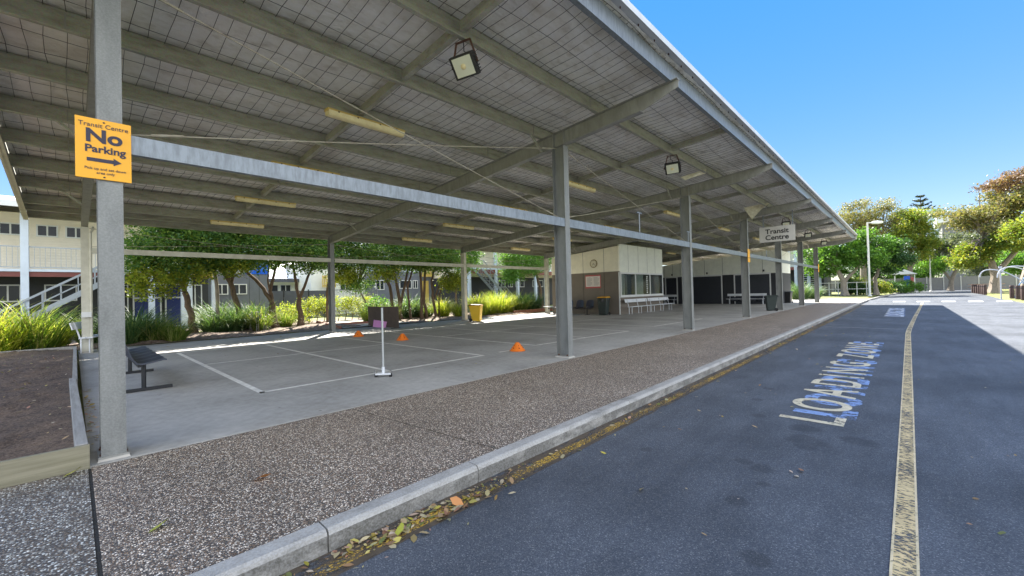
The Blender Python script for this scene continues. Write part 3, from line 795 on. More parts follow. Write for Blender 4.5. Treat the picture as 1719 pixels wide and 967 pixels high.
t = empty('brown_board', (10.8, 19.3, 0), 'dark brown board standing upright at the back of the court', 'board')
b = MB(); b.box(10.8, 10.84, 17.86, 20.84, .03, 1.06); b.build('panel', M['board_brown'], t, bevel=.004)
for y in (18.2, 20.5):
    b = MB(); b.box(10.6, 11.1, y - .03, y + .03, .002, .03); b.build('foot', M['black_steel'], t)
b = MB(); b.add([(10.72, 20.2, .004), (10.72, 18.9, .004), (10.785, 18.9, .31), (10.785, 20.2, .37), (10.73, 20.2, .004), (10.73, 18.9, .004), (10.795, 18.9, .31), (10.795, 20.2, .37)], [(0, 1, 2, 3), (7, 6, 5, 4), (0, 4, 5, 1), (1, 5, 6, 2), (2, 6, 7, 3), (3, 7, 4, 0)])
tag(b.build('pink_card', M['pink'], loc=(10.75, 19.5, 0)), 'bright pink sheet leaning on the foot of the brown board', 'card')

def wheelie(loc, face, w, d, h, body, lid, lab, bag=False):
    """face: unit vector the front points to"""
    t = empty('wheelie_bin', loc, lab, 'bin'); o = Vector(loc); f = Vector(face).normalized(); s = Vector((-f.y, f.x, 0)); z = Vector((0, 0, 1))
    def P(a, b_, c): return o + s * a + f * b_ + z * c
    bt = .78; b = MB()
    lo = [P(-w / 2 * bt, -d / 2 * .55, .05), P(w / 2 * bt, -d / 2 * .55, .05), P(w / 2 * bt, d / 2 * bt, .02), P(-w / 2 * bt, d / 2 * bt, .02)]
    hi = [P(-w / 2, -d / 2, h * .9), P(w / 2, -d / 2, h * .9), P(w / 2, d / 2, h * .9), P(-w / 2, d / 2, h * .9)]
    b.add(lo + hi, [(3, 2, 1, 0), (4, 5, 6, 7), (0, 1, 5, 4), (1, 2, 6, 5), (2, 3, 7, 6), (3, 0, 4, 7)])
    b.obox(P(0, 0, h * .905), (s, f, z), (w / 2 + .02, d / 2 + .02, .022)); b.build('body', M[body], t, bevel=.02)
    b = MB(); lz = h * .93
    b.add([P(-w / 2 - .03, -d / 2 - .06, lz), P(w / 2 + .03, -d / 2 - .06, lz), P(w / 2 + .03, d / 2 + .05, lz - .01), P(-w / 2 - .03, d / 2 + .05, lz - .01),
           P(-w / 2 + .03, -d / 2, h), P(w / 2 - .03, -d / 2, h), P(w / 2 - .03, d / 2 - .04, h - .025), P(-w / 2 + .03, d / 2 - .04, h - .025)],
          [(3, 2, 1, 0), (4, 5, 6, 7), (0, 1, 5, 4), (1, 2, 6, 5), (2, 3, 7, 6), (3, 0, 4, 7)]); b.build('lid', M[lid], t, bevel=.015)
    b = MB(); b.tube([P(-w * .4, -d / 2 - .07, h * .9), P(w * .4, -d / 2 - .07, h * .9)], .015, 8); b.build('handle', M['bin_black'], t)
    for q in (-1, 1):
        b = MB(); b.lathe([(.09, -.025), (.1, -.018), (.1, .018), (.09, .025)], P(q * w * .46, -d / 2 * .75, .1), 18, s); b.build('wheel', M['rubber'], t)
    if bag:
        b = MB(); n = 22
        up = [P(math.cos(a) * (w / 2 + .035), math.sin(a) * (d / 2 + .035), h * .93) for a in np.linspace(0, 2 * math.pi, n, endpoint=False)]
        dn = [P(math.cos(a) * (w / 2 + .03), math.sin(a) * (d / 2 + .03), h * (.74 + .07 * math.sin(i * 2.3))) for i, a in enumerate(np.linspace(0, 2 * math.pi, n, endpoint=False))]
        b.add(up + dn, [(i, (i + 1) % n, n + (i + 1) % n, n + i) for i in range(n)]); b.build('bin_bag', M['bag'], t)
    return t
wheelie((15.95, 18.0, .002), (.55, -.83, 0), .64, .66, 1.0, 'bin_yellow', 'bin_lid_brown', 'yellow wheelie bin beside the rear column at the back garden')
wheelie((23.75, 14.3, .002), (-1, -.1, 0), .62, .62, 1.22, 'bin_green', 'lid_orange', 'dark bin with orange lid and black liner at the kiosk corner', True)
wheelie((31.45, 6.42, .002), (-.35, .94, 0), .6, .64, 1.04, 'bin_green', 'bin_green', 'dark green wheelie bin standing beside a front column')
wheelie((46.2, 8.05, .002), (-1, .1, 0), .6, .66, 1.1, 'bin_black', 'bin_black', 'black wheelie bin by the far end of the shuttered wall')

# moulded bench on the left, facing +x
t = empty('moulded_bench', (.9, 11.3, 0), 'charcoal moulded plastic bench on black steel legs behind the nearest column', 'bench')
prof = [(.57, 1.0), (.60, .92), (.66, .74), (.71, .60), (.76, .53), (.84, .515), (.96, .535), (1.10, .565), (1.16, .56)]
b = MB(); ys_ = np.linspace(9.75, 13.0, 66); n = len(prof)
vs = []
for q, y in enumerate(ys_):
    dip = .018 * (math.cos((y - 9.75) / 3.25 * 2 * math.pi * 6) - 1)
    for (px, pz) in prof: vs.append((px, y, pz + dip * (1 if .72 < px < 1.12 else .3)))
m = len(vs); vs += [(px + .0, py, pz - .022) for px, py, pz in vs]
fs = []
for q in range(len(ys_) - 1):
    for k in range(n - 1):
        a = q * n + k; fs += [(a, a + n, a + n + 1, a + 1), (m + a, m + a + 1, m + a + n + 1, m + a + n)]
    a = q * n; fs += [(a, m + a, m + a + n, a + n)]; a += n - 1; fs += [(a, a + n, m + a + n, m + a)]
for q in (0, (len(ys_) - 1) * n): fs += [(q + k, q + k + 1, m + q + k + 1, m + q + k) for k in range(n - 1)]
b.add(vs, fs); b.build('seat_shell', M['seat_grey'], t, smooth=True)
b = MB(); b.add([(.612, 11.3, .915), (.612, 12.95, .915), (.672, 12.95, .735), (.672, 11.3, .735)], [(0, 3, 2, 1)]); b.build('backrest_panel', M['seat_pink'], t)
b = MB(); b.bar((.8, 9.8, .475), (.8, 12.95, .475), .06, .05); b.build('beam', M['black_steel'], t)
for y in (9.97, 12.62):
    b = MB(); b.tube([(.86, y, .05), (.86, y, .49)], .034, 12); b.bar((.52, y, .035), (1.26, y, .035), .06, .05); b.build('leg', M['black_steel'], t)
# white aluminium benches
def white_bench(o, d, f, L, lab, nleg=3, lenlab=None):
    """o start point, d along, f facing"""
    o = Vector(o); d = Vector(d).normalized(); f = Vector(f).normalized(); z = Vector((0, 0, 1))
    t = empty('white_bench', o, lab, 'bench', 'white slatted benches')
    def P(a, c, h): return o + d * a + f * c + z * h
    for k in range(2):
        b = MB(); b.obox(P(L / 2, .09 + k * .17, .50), (d, f, z), (L / 2, .078, .018)); b.build('seat_slat', M['white_alu'], t, bevel=.005)
    b = MB(); up = (z - f * .25).normalized(); b.obox(P(L / 2, -.16, .88), (d, up, d.cross(up)), (L / 2, .115, .016)); b.build('backrest', M['white_alu'], t, bevel=.005)
    for k in range(nleg):
        a = .25 + (L - .5) * k / (nleg - 1); b = MB()
        b.bar(P(a, .20, .0), P(a, .20, .482), .035, .035, f); b.bar(P(a, .0, .0), P(a, .0, .482), .035, .035, f); b.bar(P(a, -.05, .47), P(a, .27, .47), .04, .03); b.bar(P(a, -.01, .45), P(a, -.15, .98), .035, .03, d); b.build('leg', M['white_alu'], t)
    return t
white_bench((24.75, 13.16, .002), (1, 0, 0), (0, -1, 0), 3.15, 'white slatted bench under the kiosk windows, half nearer the bin')
white_bench((28.05, 13.16, .002), (1, 0, 0), (0, -1, 0), 3.5, 'white slatted bench under the kiosk windows, half nearer the roller doors')
white_bench((.1, 19.0, .002), (.25, 1, 0), (1, -.25, 0), 1.6, 'white slatted bench at the back beside the cream post on the left', 2)
white_bench((43.25, 9.2, .002), (0, 1, 0), (-1, 0, 0), 3.3, 'white bench in front of the right hand roller shutter')
white_bench((43.25, 17.35, .002), (0, 1, 0), (-1, 0, 0), 1.5, 'white bench in front of the narrow shutter beside the kiosk', 2)
# shell chairs on a beam by the clock wall
t = empty('beam_seating', (23.85, 16.6, 0), 'row of navy plastic shell seats on one beam under the clock', 'seating')
for k, y in enumerate((15.25 + .0, 16.05, 16.9, 17.75)):
    y += .15; b = MB(); pr = [(23.35, .47), (23.4, .455), (23.6, .445), (23.74, .46), (23.82, .56), (23.88, .75), (23.93, .93), (23.94, 1.0)]
    vs = []; n = len(pr); W = 9
    for px, pz in pr:
        for q in range(W):
            u = -1 + 2 * q / (W - 1); wd = .30 - (.06 * max(0, (pz - .7)) * 3); vs.append((px - .05 * u * u * (1 if pz < .5 else .9), y + u * wd, pz + .05 * u * u * (1 if pz < .55 else 0) - (.06 * u ** 4 if pz > .95 else 0)))
    m = len(vs); vs += [(a + .015, c, e - .015) for a, c, e in vs]; fs = []
    for i in range(n - 1):
        for q in range(W - 1):
            a = i * W + q; fs += [(a, a + 1, a + W + 1, a + W), (m + a, m + a + W, m + a + W + 1, m + a + 1)]
    rim = [q for q in range(W)] + [i * W + W - 1 for i in range(1, n)] + [(n - 1) * W + q for q in range(W - 2, -1, -1)] + [i * W for i in range(n - 2, 0, -1)]
    fs += [(rim[i], rim[(i + 1) % len(rim)], m + rim[(i + 1) % len(rim)], m + rim[i]) for i in range(len(rim))]
    b.add(vs, fs); b.build('shell_seat', M['seat_navy'], t, smooth=True)
b = MB(); b.bar((23.6, 15.2, .40), (23.6, 18.8, .40), .05, .05); b.build('beam', M['black_steel'], t)
for y in (15.5, 18.3):
    b = MB(); b.bar((23.62, y, .01), (23.62, y, .39), .045, .045, (0, 1, 0)); b.bar((23.35, y, .02), (23.9, y, .02), .045, .03); b.build('leg', M['black_steel'], t)
b = MB(); b.box(23.3, 23.7, 18.35, 19.0, .53, .57); b.build('side_table', M['white_alu'], t)

# ------------------------------------------------------------------ kiosk
KX0, KX1, KY0, KY1 = 24.6, 31.35, 13.62, 19.15
t = empty('kiosk_building', (28, 16, 0), 'cream and taupe kiosk under the shelter roof with a clock wall', 'building')
b = MB()
b.prism([(KY0, 0.002), (KY0, 2.85), (KY1, 2.85), (KY1, .002)], 'x', KX0, KX0 + .12)          # clock wall lower
b.box(KX0 + .12, KX1, KY0, KY0 + .1, .002, 1.16); b.box(KX0 + .12, KX0 + .2, KY0, KY0 + .1, 1.16, 2.85); b.box(KX1 - .2, KX1, KY0, KY0 + .1, 1.16, 2.85)
b.box(KX1 - .12, KX1, KY0 + .1, KY1, .002, 2.85); b.box(KX0 + .12, KX1 - .12, KY1 - .1, KY1, .002, 2.85)
b.build('wall', M['wall_taupe'], t)
b = MB(); b.prism([(KY0 + .001, 2.851), (KY0 + .001, zr(KY0) - .03), (KY1, zr(KY1) - .03), (KY1, 2.851)], 'x', KX0 - .006, KX0 + .12); b.build('upper_wall', M['wall_cream'], t)
b = MB(); b.box(KX0 + .121, KX1, KY0 - .006, KY0 + .1, 2.76, zr(KY0) + .1); b.box(KX1 - .12, KX1, KY0 + .1, KY1, 2.851, zr(KY1) - .03); b.build('upper_wall', M['wall_white'], t)
b = MB(); b.box(KX0 + .12, KX1 - .12, KY0 + .1, KY1 - .1, 2.9, 2.94); b.build('ceiling', M['wall_white'], t)
for y in (14.72, 16.38, 18.0):
    b = MB(); b.box(KX0 - .008, KX0 + .01, y - .011, y + .011, .002, zr(y) - .04); b.build('panel_joint', M['joint'], t)
for x in (25.9, 27.35, 28.75, 30.05):
    b = MB(); b.box(x - .011, x + .011, KY0 - .008, KY0 + .01, 2.82, zr(KY0) + .08); b.build('panel_joint', M['joint'], t)
b = MB(); b.box(KX0 - .02, KX0 + .05, KY0 - .03, KY0 + .03, .002, 2.78); b.build('corner_trim', M['trim_white'], t)
def winframe(mb, x0, x1, z0, z1, y, w=.07, d=.06, mull=()):
    mb.box(x0, x1, y - d, y, z0, z0 + w); mb.box(x0, x1, y - d, y, z1 - w, z1)
    mb.box(x0, x0 + w, y - d, y, z0 + w, z1 - w); mb.box(x1 - w, x1, y - d, y, z0 + w, z1 - w)
    for m in mull: mb.box(m - w / 2, m + w / 2, y - d, y, z0 + w, z1 - w)
b = MB(); winframe(b, KX0 + .14, KX1 - .03, 1.16, 2.79, KY0 + .02, .11, .06, (26.85, 29.1)); b.box(KX0 + .1, KX1 + .02, KY0 - .07, KY0 + .03, 1.12, 1.18)
wf = b.build('window', M['trim_white'], t)
def clear_glass():
    g = NT('clear_window_glass'); g.set(.04, 0, .5); g.base((.8, .85, .85)); tr = g.new('ShaderNodeBsdfTransparent'); mx = g.new('ShaderNodeMixShader'); mx.inputs[0].default_value = .22
    tr.inputs[0].default_value = (.75, .8, .8, 1); g.b.inputs['Base Color'].default_value = (.05, .06, .07, 1); g.link(tr.outputs[0], mx.inputs[1]); g.link(g.b.outputs[0], mx.inputs[2]); g.link(mx.outputs[0], g.out.inputs[0]); return g.m
M['clear'] = clear_glass()
b = MB(); b.box(KX0 + .2, KX1 - .1, KY0 - .012, KY0 - .006, 1.25, 2.7); b.build('pane', M['clear'], wf)
b = MB(); b.box(25.55, 26.35, KY0 + .06, KY0 + .075, 1.25, 2.66); b.box(29.25, 30.75, KY0 + .06, KY0 + .075, 1.25, 2.55); b.build('blind', M['blind'], wf)
b = MB(); b.box(24.95, 25.3, KY0 + .09, KY0 + .11, 1.2, 2.75); b.box(25.35, 25.5, KY0 + .08, KY0 + .10, 1.2, 2.7); b.box(26.95, 28.3, KY0 + .12, KY0 + .14, 1.2, 2.7); b.build('curtain', M['wall_white'], wf)
b = MB()
for k in range(9): b.box(28.55, 28.72 - .05 * (k % 2), KY0 - .02, KY0 - .014, 1.36 + k * .14, 1.45 + k * .14)
b.build('window_sticker', M['white_paint'], wf)
# clock
t = empty('wall_clock', (KX0 - .01, 15.5, 3.48), 'round brass rimmed clock on the cream wall above the seats', 'clock')
cc = Vector((KX0 - .008, 15.5, 3.46)); ax = (-1, 0, 0)
b = MB(); b.lathe([(.27, 0), (.29, .03), (.275, .06), (.245, .055), (.24, .035)], cc, 36, ax); b.build('rim', M['clock_rim'], t, smooth=True)
b = MB(); b.lathe([(.245, .036), (.245, .04)], cc, 36, ax); b.build('face', M['clock_face'], t)
b = MB()
for k in range(12):
    an = k * math.pi / 6; d = Vector((0, -math.sin(an), math.cos(an))); b.bar(cc + Vector((-.043, 0, 0)) + d * .19, cc + Vector((-.043, 0, 0)) + d * .225, .016 if k % 3 else .026, .004, ax)
b.build('hour_mark', M['ink_black'], t)
for an, L, w in ((222, .12, .022), (132, .185, .014)):
    d = Vector((0, -math.sin(R(an)), math.cos(R(an)))); b = MB(); b.bar(cc + Vector((-.049, 0, 0)) - d * .03, cc + Vector((-.049, 0, 0)) + d * L, w, .004, ax); b.build('hand', M['ink_black'], t)
# notice board
t = empty('notice_board', (KX0 - .01, 15.6, 1.76), 'red framed notice board below the clock', 'notice board')
b = MB(); b.box(KX0 - .035, KX0 - .002, 14.98, 16.2, 1.78, 2.68); b.build('frame', M['red'], t, bevel=.004)
b = MB(); b.box(KX0 - .04, KX0 - .0352, 15.02, 16.16, 1.88, 2.60); b.build('notice', M['paper'], t)
b = MB()
for c0 in (15.1, 15.66):
    for k in range(9): b.box(KX0 - .0412, KX0 - .0402, c0 + (0 if k % 4 else .1), c0 + .42, 2.50 - k * .065, 2.518 - k * .065)
b.build('print_lines', M['far_fence'], t)

# end building with roller shutters (faces -x)
EX, EY0, EY1 = 44.0, 8.25, 20.4
t = empty('shutter_building', (46, 14, 0), 'charcoal and cream store building with roller shutters at the far end', 'building')
b = MB(); b.box(EX, EX + .15, EY0, EY1, .002, 2.84); b.box(EX + .15, 48.8, EY0, EY0 + .15, .002, 2.84); b.box(EX + .15, 48.8, EY1 - .15, EY1, .002, 2.84); b.build('wall', M['wall_dark'], t)
b = MB(); b.prism([(EY0 - .001, 2.841), (EY0 - .001, zr(EY0) - .02), (EY1, zr(EY1) - .02), (EY1, 2.841)], 'x', EX - .006, EX + .15); b.box(EX + .15, 48.8, EY0 - .005, EY0 + .15, 2.841, zr(EY0) - .1); b.build('upper_wall', M['wall_white'], t)
for y in (9.6, 11.2, 13.05, 14.75, 16.4, 17.2, 18.0, 18.9):
    b = MB(); b.box(EX - .008, EX + .01, y - .012, y + .012, 2.845, zr(y) - .04); b.build('panel_joint', M['joint'], t)
for y0, y1 in ((8.95, 12.05), (13.1, 16.65), (17.5, 18.85)):
    b = MB(); q = EX - .02
    for k in range(23): b.box(EX - .012 - .006 * (k % 2), EX + .005, y0 + .1, y1 - .1, .02 + k * .118, .02 + (k + 1) * .118 - .004)
    s = b.build('roller_shutter', M['shutter'], t)
    b = MB(); b.box(EX - .06, EX + .01, y0, y0 + .1, .002, 2.84); b.box(EX - .06, EX + .01, y1 - .1, y1, .002, 2.84); b.box(EX - .065, EX + .01, y0 - .01, y1 + .01, 2.76, 2.9); b.build('frame', M['trim_white'], s)
for y in (18.05, 14.5, 9.5):
    b = MB(); b.box(EX - .12, EX - .007, y - .06, y + .06, 3.0, 3.18); b.build('door_sensor', M['black_steel'], t)
b = MB(); b.box(KX1 + .01, EX - .01, 20.25, 20.4, .002, zr(20.4) + .3); b.build('rear_wall', M['wall_dark'], t)
b = MB(); b.box(EX - .05, EX, 16.72, 16.84, .002, 2.84); b.build('conduit', M['trim_white'], t)
for s0, lab in ((9.35, 'navy shell seats behind the white bench at the right hand shutter'), (17.5, 'navy shell seats behind the white bench at the narrow shutter')):
    t2 = empty('shell_seat_row', (43.6, s0, 0), lab, 'seating')
    for k in range(4 if s0 < 10 else 2):
        b = MB(); y = s0 + .35 + k * .75; b.obox((43.62, y, .36), ((1, 0, -.1), (0, 1, 0), (.1, 0, 1)), (.22, .26, .02)); b.obox((43.83, y, .5), ((.2, 0, 1), (0, 1, 0), (1, 0, -.2)), (.17, .25, .015)); b.build('shell_seat', M['seat_navy'], t2, bevel=.015)
    b = MB(); b.box(43.6, 43.65, s0, s0 + (3 if s0 < 10 else 1.5), .28, .33); b.build('beam', M['black_steel'], t2)
    for y in (s0 + .1, s0 + (2.8 if s0 < 10 else 1.3)):
        b = MB(); b.box(43.6, 43.65, y, y + .05, .002, .28); b.build('leg', M['black_steel'], t2)

# ------------------------------------------------------------------ vegetation
def leaves(P, size, seed, up=.35, aspect=.55):
    r = np.random.default_rng(seed); n = len(P)
    nrm = r.normal(0, 1, (n, 3)); nrm[:, 2] = np.abs(nrm[:, 2]) + up; nrm /= np.linalg.norm(nrm, axis=1)[:, None]
    a = r.normal(0, 1, (n, 3)); a -= nrm * (a * nrm).sum(1)[:, None]; a /= np.linalg.norm(a, axis=1)[:, None]
    c = np.cross(nrm, a); s = size * r.uniform(.6, 1.35, (n, 1)); w = s * aspect / 2
    V = np.stack([P - a * s / 2, P + c * w + nrm * s * .08, P + a * s / 2 - nrm * s * .06, P - c * w + nrm * s * .08], 1).reshape(-1, 3)
    return V, np.arange(n * 4).reshape(n, 4)
def crown_points(blobs, n, seed, clump=.28, per=34, flat=.7):
    r = np.random.default_rng(seed); out = []; cl = []
    vol = np.array([b[3] * b[4] * b[5] for b in blobs]) ** (2 / 3); vol /= vol.sum()
    for bl, f in zip(blobs, vol):
        k = max(3, int(n * f / per)); c = np.array(bl[:3]); rad = np.array(bl[3:6])
        d = r.normal(0, 1, (k, 3)); d /= np.linalg.norm(d, axis=1)[:, None]
        q = c + d * rad * (r.uniform(.15, 1, (k, 1)) ** .45)
        cl.append(q)
        m = r.poisson(per, k); sz = clump * r.uniform(.6, 1.5, k)
        idx = np.repeat(np.arange(k), m)
        out.append(q[idx] + np.clip(r.normal(0, 1, (len(idx), 3)), -1.7, 1.7) * sz[idx][:, None] * np.array([1, 1, flat]))
    return np.concatenate(out), np.concatenate(cl)
def lumpy(blobs, seed, k=11, f=.46):
    r = np.random.default_rng(seed); out = []
    for b in blobs:
        out.append((*b[:3], b[3] * .5, b[4] * .5, b[5] * .5))
        for _ in range(k):
            d = r.normal(0, 1, 3); d /= np.linalg.norm(d); d[2] = d[2] * .9 + .12; q = r.uniform(.62, 1.0); g = f * r.uniform(.6, 1.15)
            out.append((b[0] + d[0] * b[3] * q, b[1] + d[1] * b[4] * q, b[2] + d[2] * b[5] * q, b[3] * g, b[4] * g, b[5] * g * .7))
    return out
def tree(name, loc, stems, crowns, label, bark='bark', group=None, seed=1, limbs=14, limb_r=.03, n8=7, cat='tree'):
    """stems: list of (points, radii) world coordinates; crowns: (part name, blobs, leaf count, size, material, clump)"""
    t = empty(name, loc, label, cat, group); r = random.Random(seed)
    b = MB()
    for pts, rad in stems:
        # wobble the stem a little so that it is not a straight pipe
        P = [Vector(p) for p in pts]; Q = []; RR = []
        for i in range(len(P) - 1):
            for k in range(4):
                u = k / 4; j = min(.06, rad[i] * .35) if (i or k) else 0
                Q.append(P[i].lerp(P[i + 1], u) + Vector((r.uniform(-j, j), r.uniform(-j, j), 0))); RR.append(rad[i] + (rad[i + 1] - rad[i]) * u)
        Q.append(P[-1]); RR.append(rad[-1])
        if P[0].z < .2: RR[0] *= 1.5; RR[1] *= 1.12
        b.tube(Q, RR, n8, False)
    if group == BG: crowns = [(c[0], [(*q[:2], q[2] - .38, *q[3:]) for q in c[1]], *c[2:]) for c in crowns]
    if group == BG and len(crowns[0][1]) and crowns[0][2] > 2500:      # the crown carries on above the eave line
        c0 = crowns[0]; crowns = [(c0[0], c0[1] + [(q[0] + .15, q[1] + .35, q[2] + 1.9, q[3] * 1.15, q[4] * 1.15, q[5] * 1.3) for q in c0[1][-2:]], int(c0[2] * 2.1), *c0[3:])] + list(crowns[1:])
    tips = [(Vector(s[0][-1]), s[1][-1]) for s in stems]
    crown_objs = []
    for ci, (cn, blobs, n, size, mat, clump) in enumerate(crowns):
        if group != BG: blobs = lumpy(blobs, seed + ci); clump *= .72
        P, cl = crown_points(blobs, int(n * (1.5 if group == BG else 1.7)), seed * 13 + ci, clump)
        V, F = leaves(P, size * (1 if group == BG else .76), seed * 7 + ci)
        crown_objs.append((cn, V, F, mat))
        for q in (cl[np.random.default_rng(seed).permutation(len(cl))[:limbs]] if limbs else []):
            q = Vector(q); tp, tr = min(tips, key=lambda e: (e[0] - q).length)
            mid = tp.lerp(q, .5) + Vector((r.uniform(-.2, .2), r.uniform(-.2, .2), .12 * (q - tp).length))
            b.tube([tp, tp.lerp(mid, .5), mid, q], [min(limb_r, tr), limb_r * .8, limb_r * .6, limb_r * .3], 5, False)
    b.build('trunk', M[bark], t, smooth=True)
    for cn, V, F, mat in crown_objs: npmesh(cn, V, F, M[mat], t)
    return t
BG = 'small trees in the garden behind the shelter'
D = 'leaf_dark'
tree('garden_tree', (3.9, 24.4, 0), [(((3.9, 24.4, 0), (3.75, 24.3, 1.15), (3.55, 24.2, 2.0)), (.15, .13, .12)), (((3.55, 24.2, 2.0), (3.2, 24, 2.9), (2.9, 23.8, 3.6)), (.09, .075, .06)), (((3.57, 24.2, 1.95), (3.5, 24.2, 2.9), (3.6, 24.0, 3.6)), (.08, .07, .055))],
     [('crown', [(1.75, 22.7, 3.9, .75, .9, .9), (2.95, 22.9, 4.3, 1.4, 1.5, 1.4), (4.1, 23.4, 4.7, 1.6, 1.5, 1.4)], 9500, .135, D, .26), ('low_foliage', [(2.35, 22.5, 2.85, 1.0, .8, .75), (3.5, 22.6, 3.2, .7, .6, .5)], 2300, .13, 'leaf_yellow', .2)],
     'forked tree left of the pale bare trunk, low yellow-green foliage on its left side', 'bark', BG, 21)
tree('garden_tree', (5.05, 25.1, 0), [(((5.05, 25.1, 0), (4.95, 25.1, 2.0), (4.85, 25.0, 3.6)), (.085, .085, .08))],
     [('crown', [(4.9, 24.7, 4.5, 1.1, 1.1, .9)], 2200, .13, D, .24)], 'straight pale bare trunk beside the forked tree on the left', 'bark_pale', BG, 22)
tree('garden_tree', (5.95, 24.8, 0), [(((5.95, 24.8, 0), (5.8, 24.8, 1.3), (5.45, 24.7, 2.5), (4.85, 24.4, 3.4)), (.14, .13, .11, .08)), (((5.5, 24.7, 2.4), (5.6, 24.5, 3.5)), (.08, .06))],
     [('crown', [(5.4, 23.8, 4.5, 1.7, 1.5, 1.2), (4.7, 23.3, 4.1, 1.1, 1.0, .8)], 6500, .135, D, .25), ('low_foliage', [(5.2, 23.2, 3.5, .9, .7, .35)], 900, .12, 'leaf_yellow', .2)],
     'tree with a smooth trunk leaning left in front of the grey wall', 'bark', BG, 23)
tree('garden_tree', (7.5, 24.8, 0), [(((7.5, 24.8, 0), (7.4, 24.8, 1.35)), (.19, .16)), (((7.4, 24.8, 1.35), (6.75, 24.7, 2.4), (6.0, 24.5, 3.2)), (.11, .095, .07)), (((7.4, 24.8, 1.35), (7.3, 24.8, 2.0), (7.5, 24.6, 3.3)), (.10, .09, .07)), (((7.33, 24.8, 1.8), (7.15, 24.7, 2.6), (7.2, 24.6, 3.4)), (.05, .045, .04))],
     [('crown', [(6.9, 23.7, 4.45, 1.8, 1.5, 1.15), (8.0, 23.9, 4.7, 1.2, 1.2, 1.0)], 7500, .135, D, .25)], 'thick trunk tree dividing low into several limbs, before the blue panel', 'bark', BG, 24)
tree('garden_tree', (8.8, 24.8, 0), [(((8.8, 24.8, 0), (8.76, 24.8, 1.55)), (.15, .125)), (((8.76, 24.8, 1.55), (8.5, 24.7, 2.8), (8.35, 24.5, 3.6)), (.09, .075, .06)), (((8.76, 24.8, 1.5), (9.1, 24.7, 2.5), (9.45, 24.5, 3.5)), (.085, .07, .055))],
     [('crown', [(8.9, 23.7, 4.5, 1.6, 1.4, 1.1), (9.9, 24.2, 4.7, 1.2, 1.2, 1.0)], 6500, .135, D, .25)], 'dark forked tree left of the second rear column', 'bark', BG, 25)
tree('garden_tree', (10.75, 25.8, 0), [(((10.75, 25.8, 0), (10.7, 25.8, 1.9), (10.95, 25.6, 3.6)), (.08, .07, .06))],
     [('crown', [(11.0, 24.9, 4.6, 1.5, 1.3, 1.1)], 4200, .13, D, .25), ('low_foliage', [(11.3, 24.6, 3.2, .95, .8, .5)], 1500, .13, 'leaf_yellow', .2)], 'slim tree just right of the second rear column with yellow-green leaves', 'bark', BG, 26)
tree('garden_tree', (13.1, 25.2, 0), [(((13.1, 25.2, 0), (12.85, 25.1, 1.2), (12.3, 25, 2.3)), (.06, .055, .045))],
     [('crown', [(12.35, 24.6, 2.75, 1.15, .9, .45), (12.9, 24.4, 4.3, 1.5, 1.2, 1.0)], 3800, .13, D, .24)], 'thin low tree behind the brown board with flat dark foliage', 'bark_grey', BG, 27)
tree('garden_tree', (14.0, 23.6, 0), [(((14.0, 23.6, 0), (13.75, 23.6, 2.2), (13.0, 23.4, 3.3)), (.11, .095, .06)), (((14.55, 23.7, 0), (14.4, 23.7, 1.8), (13.9, 23.5, 3.4)), (.11, .10, .07)), (((14.5, 23.7, .8), (14.8, 23.6, 2.2), (15.0, 23.5, 3.4)), (.09, .08, .06))],
     [('crown', [(13.6, 22.9, 4.4, 1.8, 1.5, 1.1), (15.0, 23.2, 4.6, 1.3, 1.3, 1.0)], 8000, .13, D, .25), ('low_foliage', [(12.9, 22.7, 3.25, .8, .7, .35)], 800, .12, 'leaf_yellow', .2)], 'many stemmed tree right of the brown board', 'bark', BG, 28)
tree('garden_tree', (15.25, 23.7, 0), [(((15.25, 23.7, 0), (15.1, 23.7, 2.2), (15.4, 23.5, 3.5)), (.075, .065, .05))],
     [('crown', [(15.5, 23.3, 4.5, 1.1, 1.1, .9)], 3200, .13, D, .25)], 'single thin stemmed tree between the two clusters right of the board', 'bark', BG, 29)
tree('garden_tree', (16.1, 23.5, 0), [(((16.0, 23.5, 0), (16.0, 23.5, 1.7), (15.9, 23.4, 3.5)), (.10, .09, .07)), (((16.45, 23.6, 0), (16.2, 23.5, 1.4), (16.3, 23.4, 3.4)), (.10, .09, .07))],
     [('crown', [(16.1, 22.9, 4.5, 1.5, 1.4, 1.0)], 5500, .13, D, .25)], 'pair of close straight stems left of the yellow bin', 'bark', BG, 30)
tree('garden_tree', (17.4, 23.6, 0), [(((17.25, 23.6, 0), (17.0, 23.6, 1.5), (16.85, 23.5, 2.6), (17.0, 23.3, 3.5)), (.09, .085, .075, .06)), (((17.1, 23.6, 1.3), (17.5, 23.5, 2.3), (18.0, 23.3, 3.2)), (.06, .055, .045)), (((17.7, 23.9, 0), (17.75, 23.9, 1.6), (18.3, 23.7, 3.0)), (.07, .06, .05))],
     [('crown', [(17.5, 22.9, 4.5, 1.6, 1.4, 1.0)], 5200, .13, D, .25), ('low_foliage', [(18.2, 23.0, 2.9, .95, .8, .65)], 2200, .13, 'leaf_yellow', .2)], 'bent multi stemmed tree with lime leaves left of the third rear column', 'bark', BG, 31)
tree('garden_tree', (21.4, 26.5, 0), [(((21.4, 26.5, 0), (21.3, 26.4, 2.2), (21.4, 26.2, 4)), (.10, .09, .07))],
     [('crown', [(21.3, 25.4, 5.0, 1.6, 1.4, 1.35)], 4500, .14, 'leaf_bright', .25)], 'green tree showing above the yellow bin beyond the third rear column', 'bark', BG, 32)
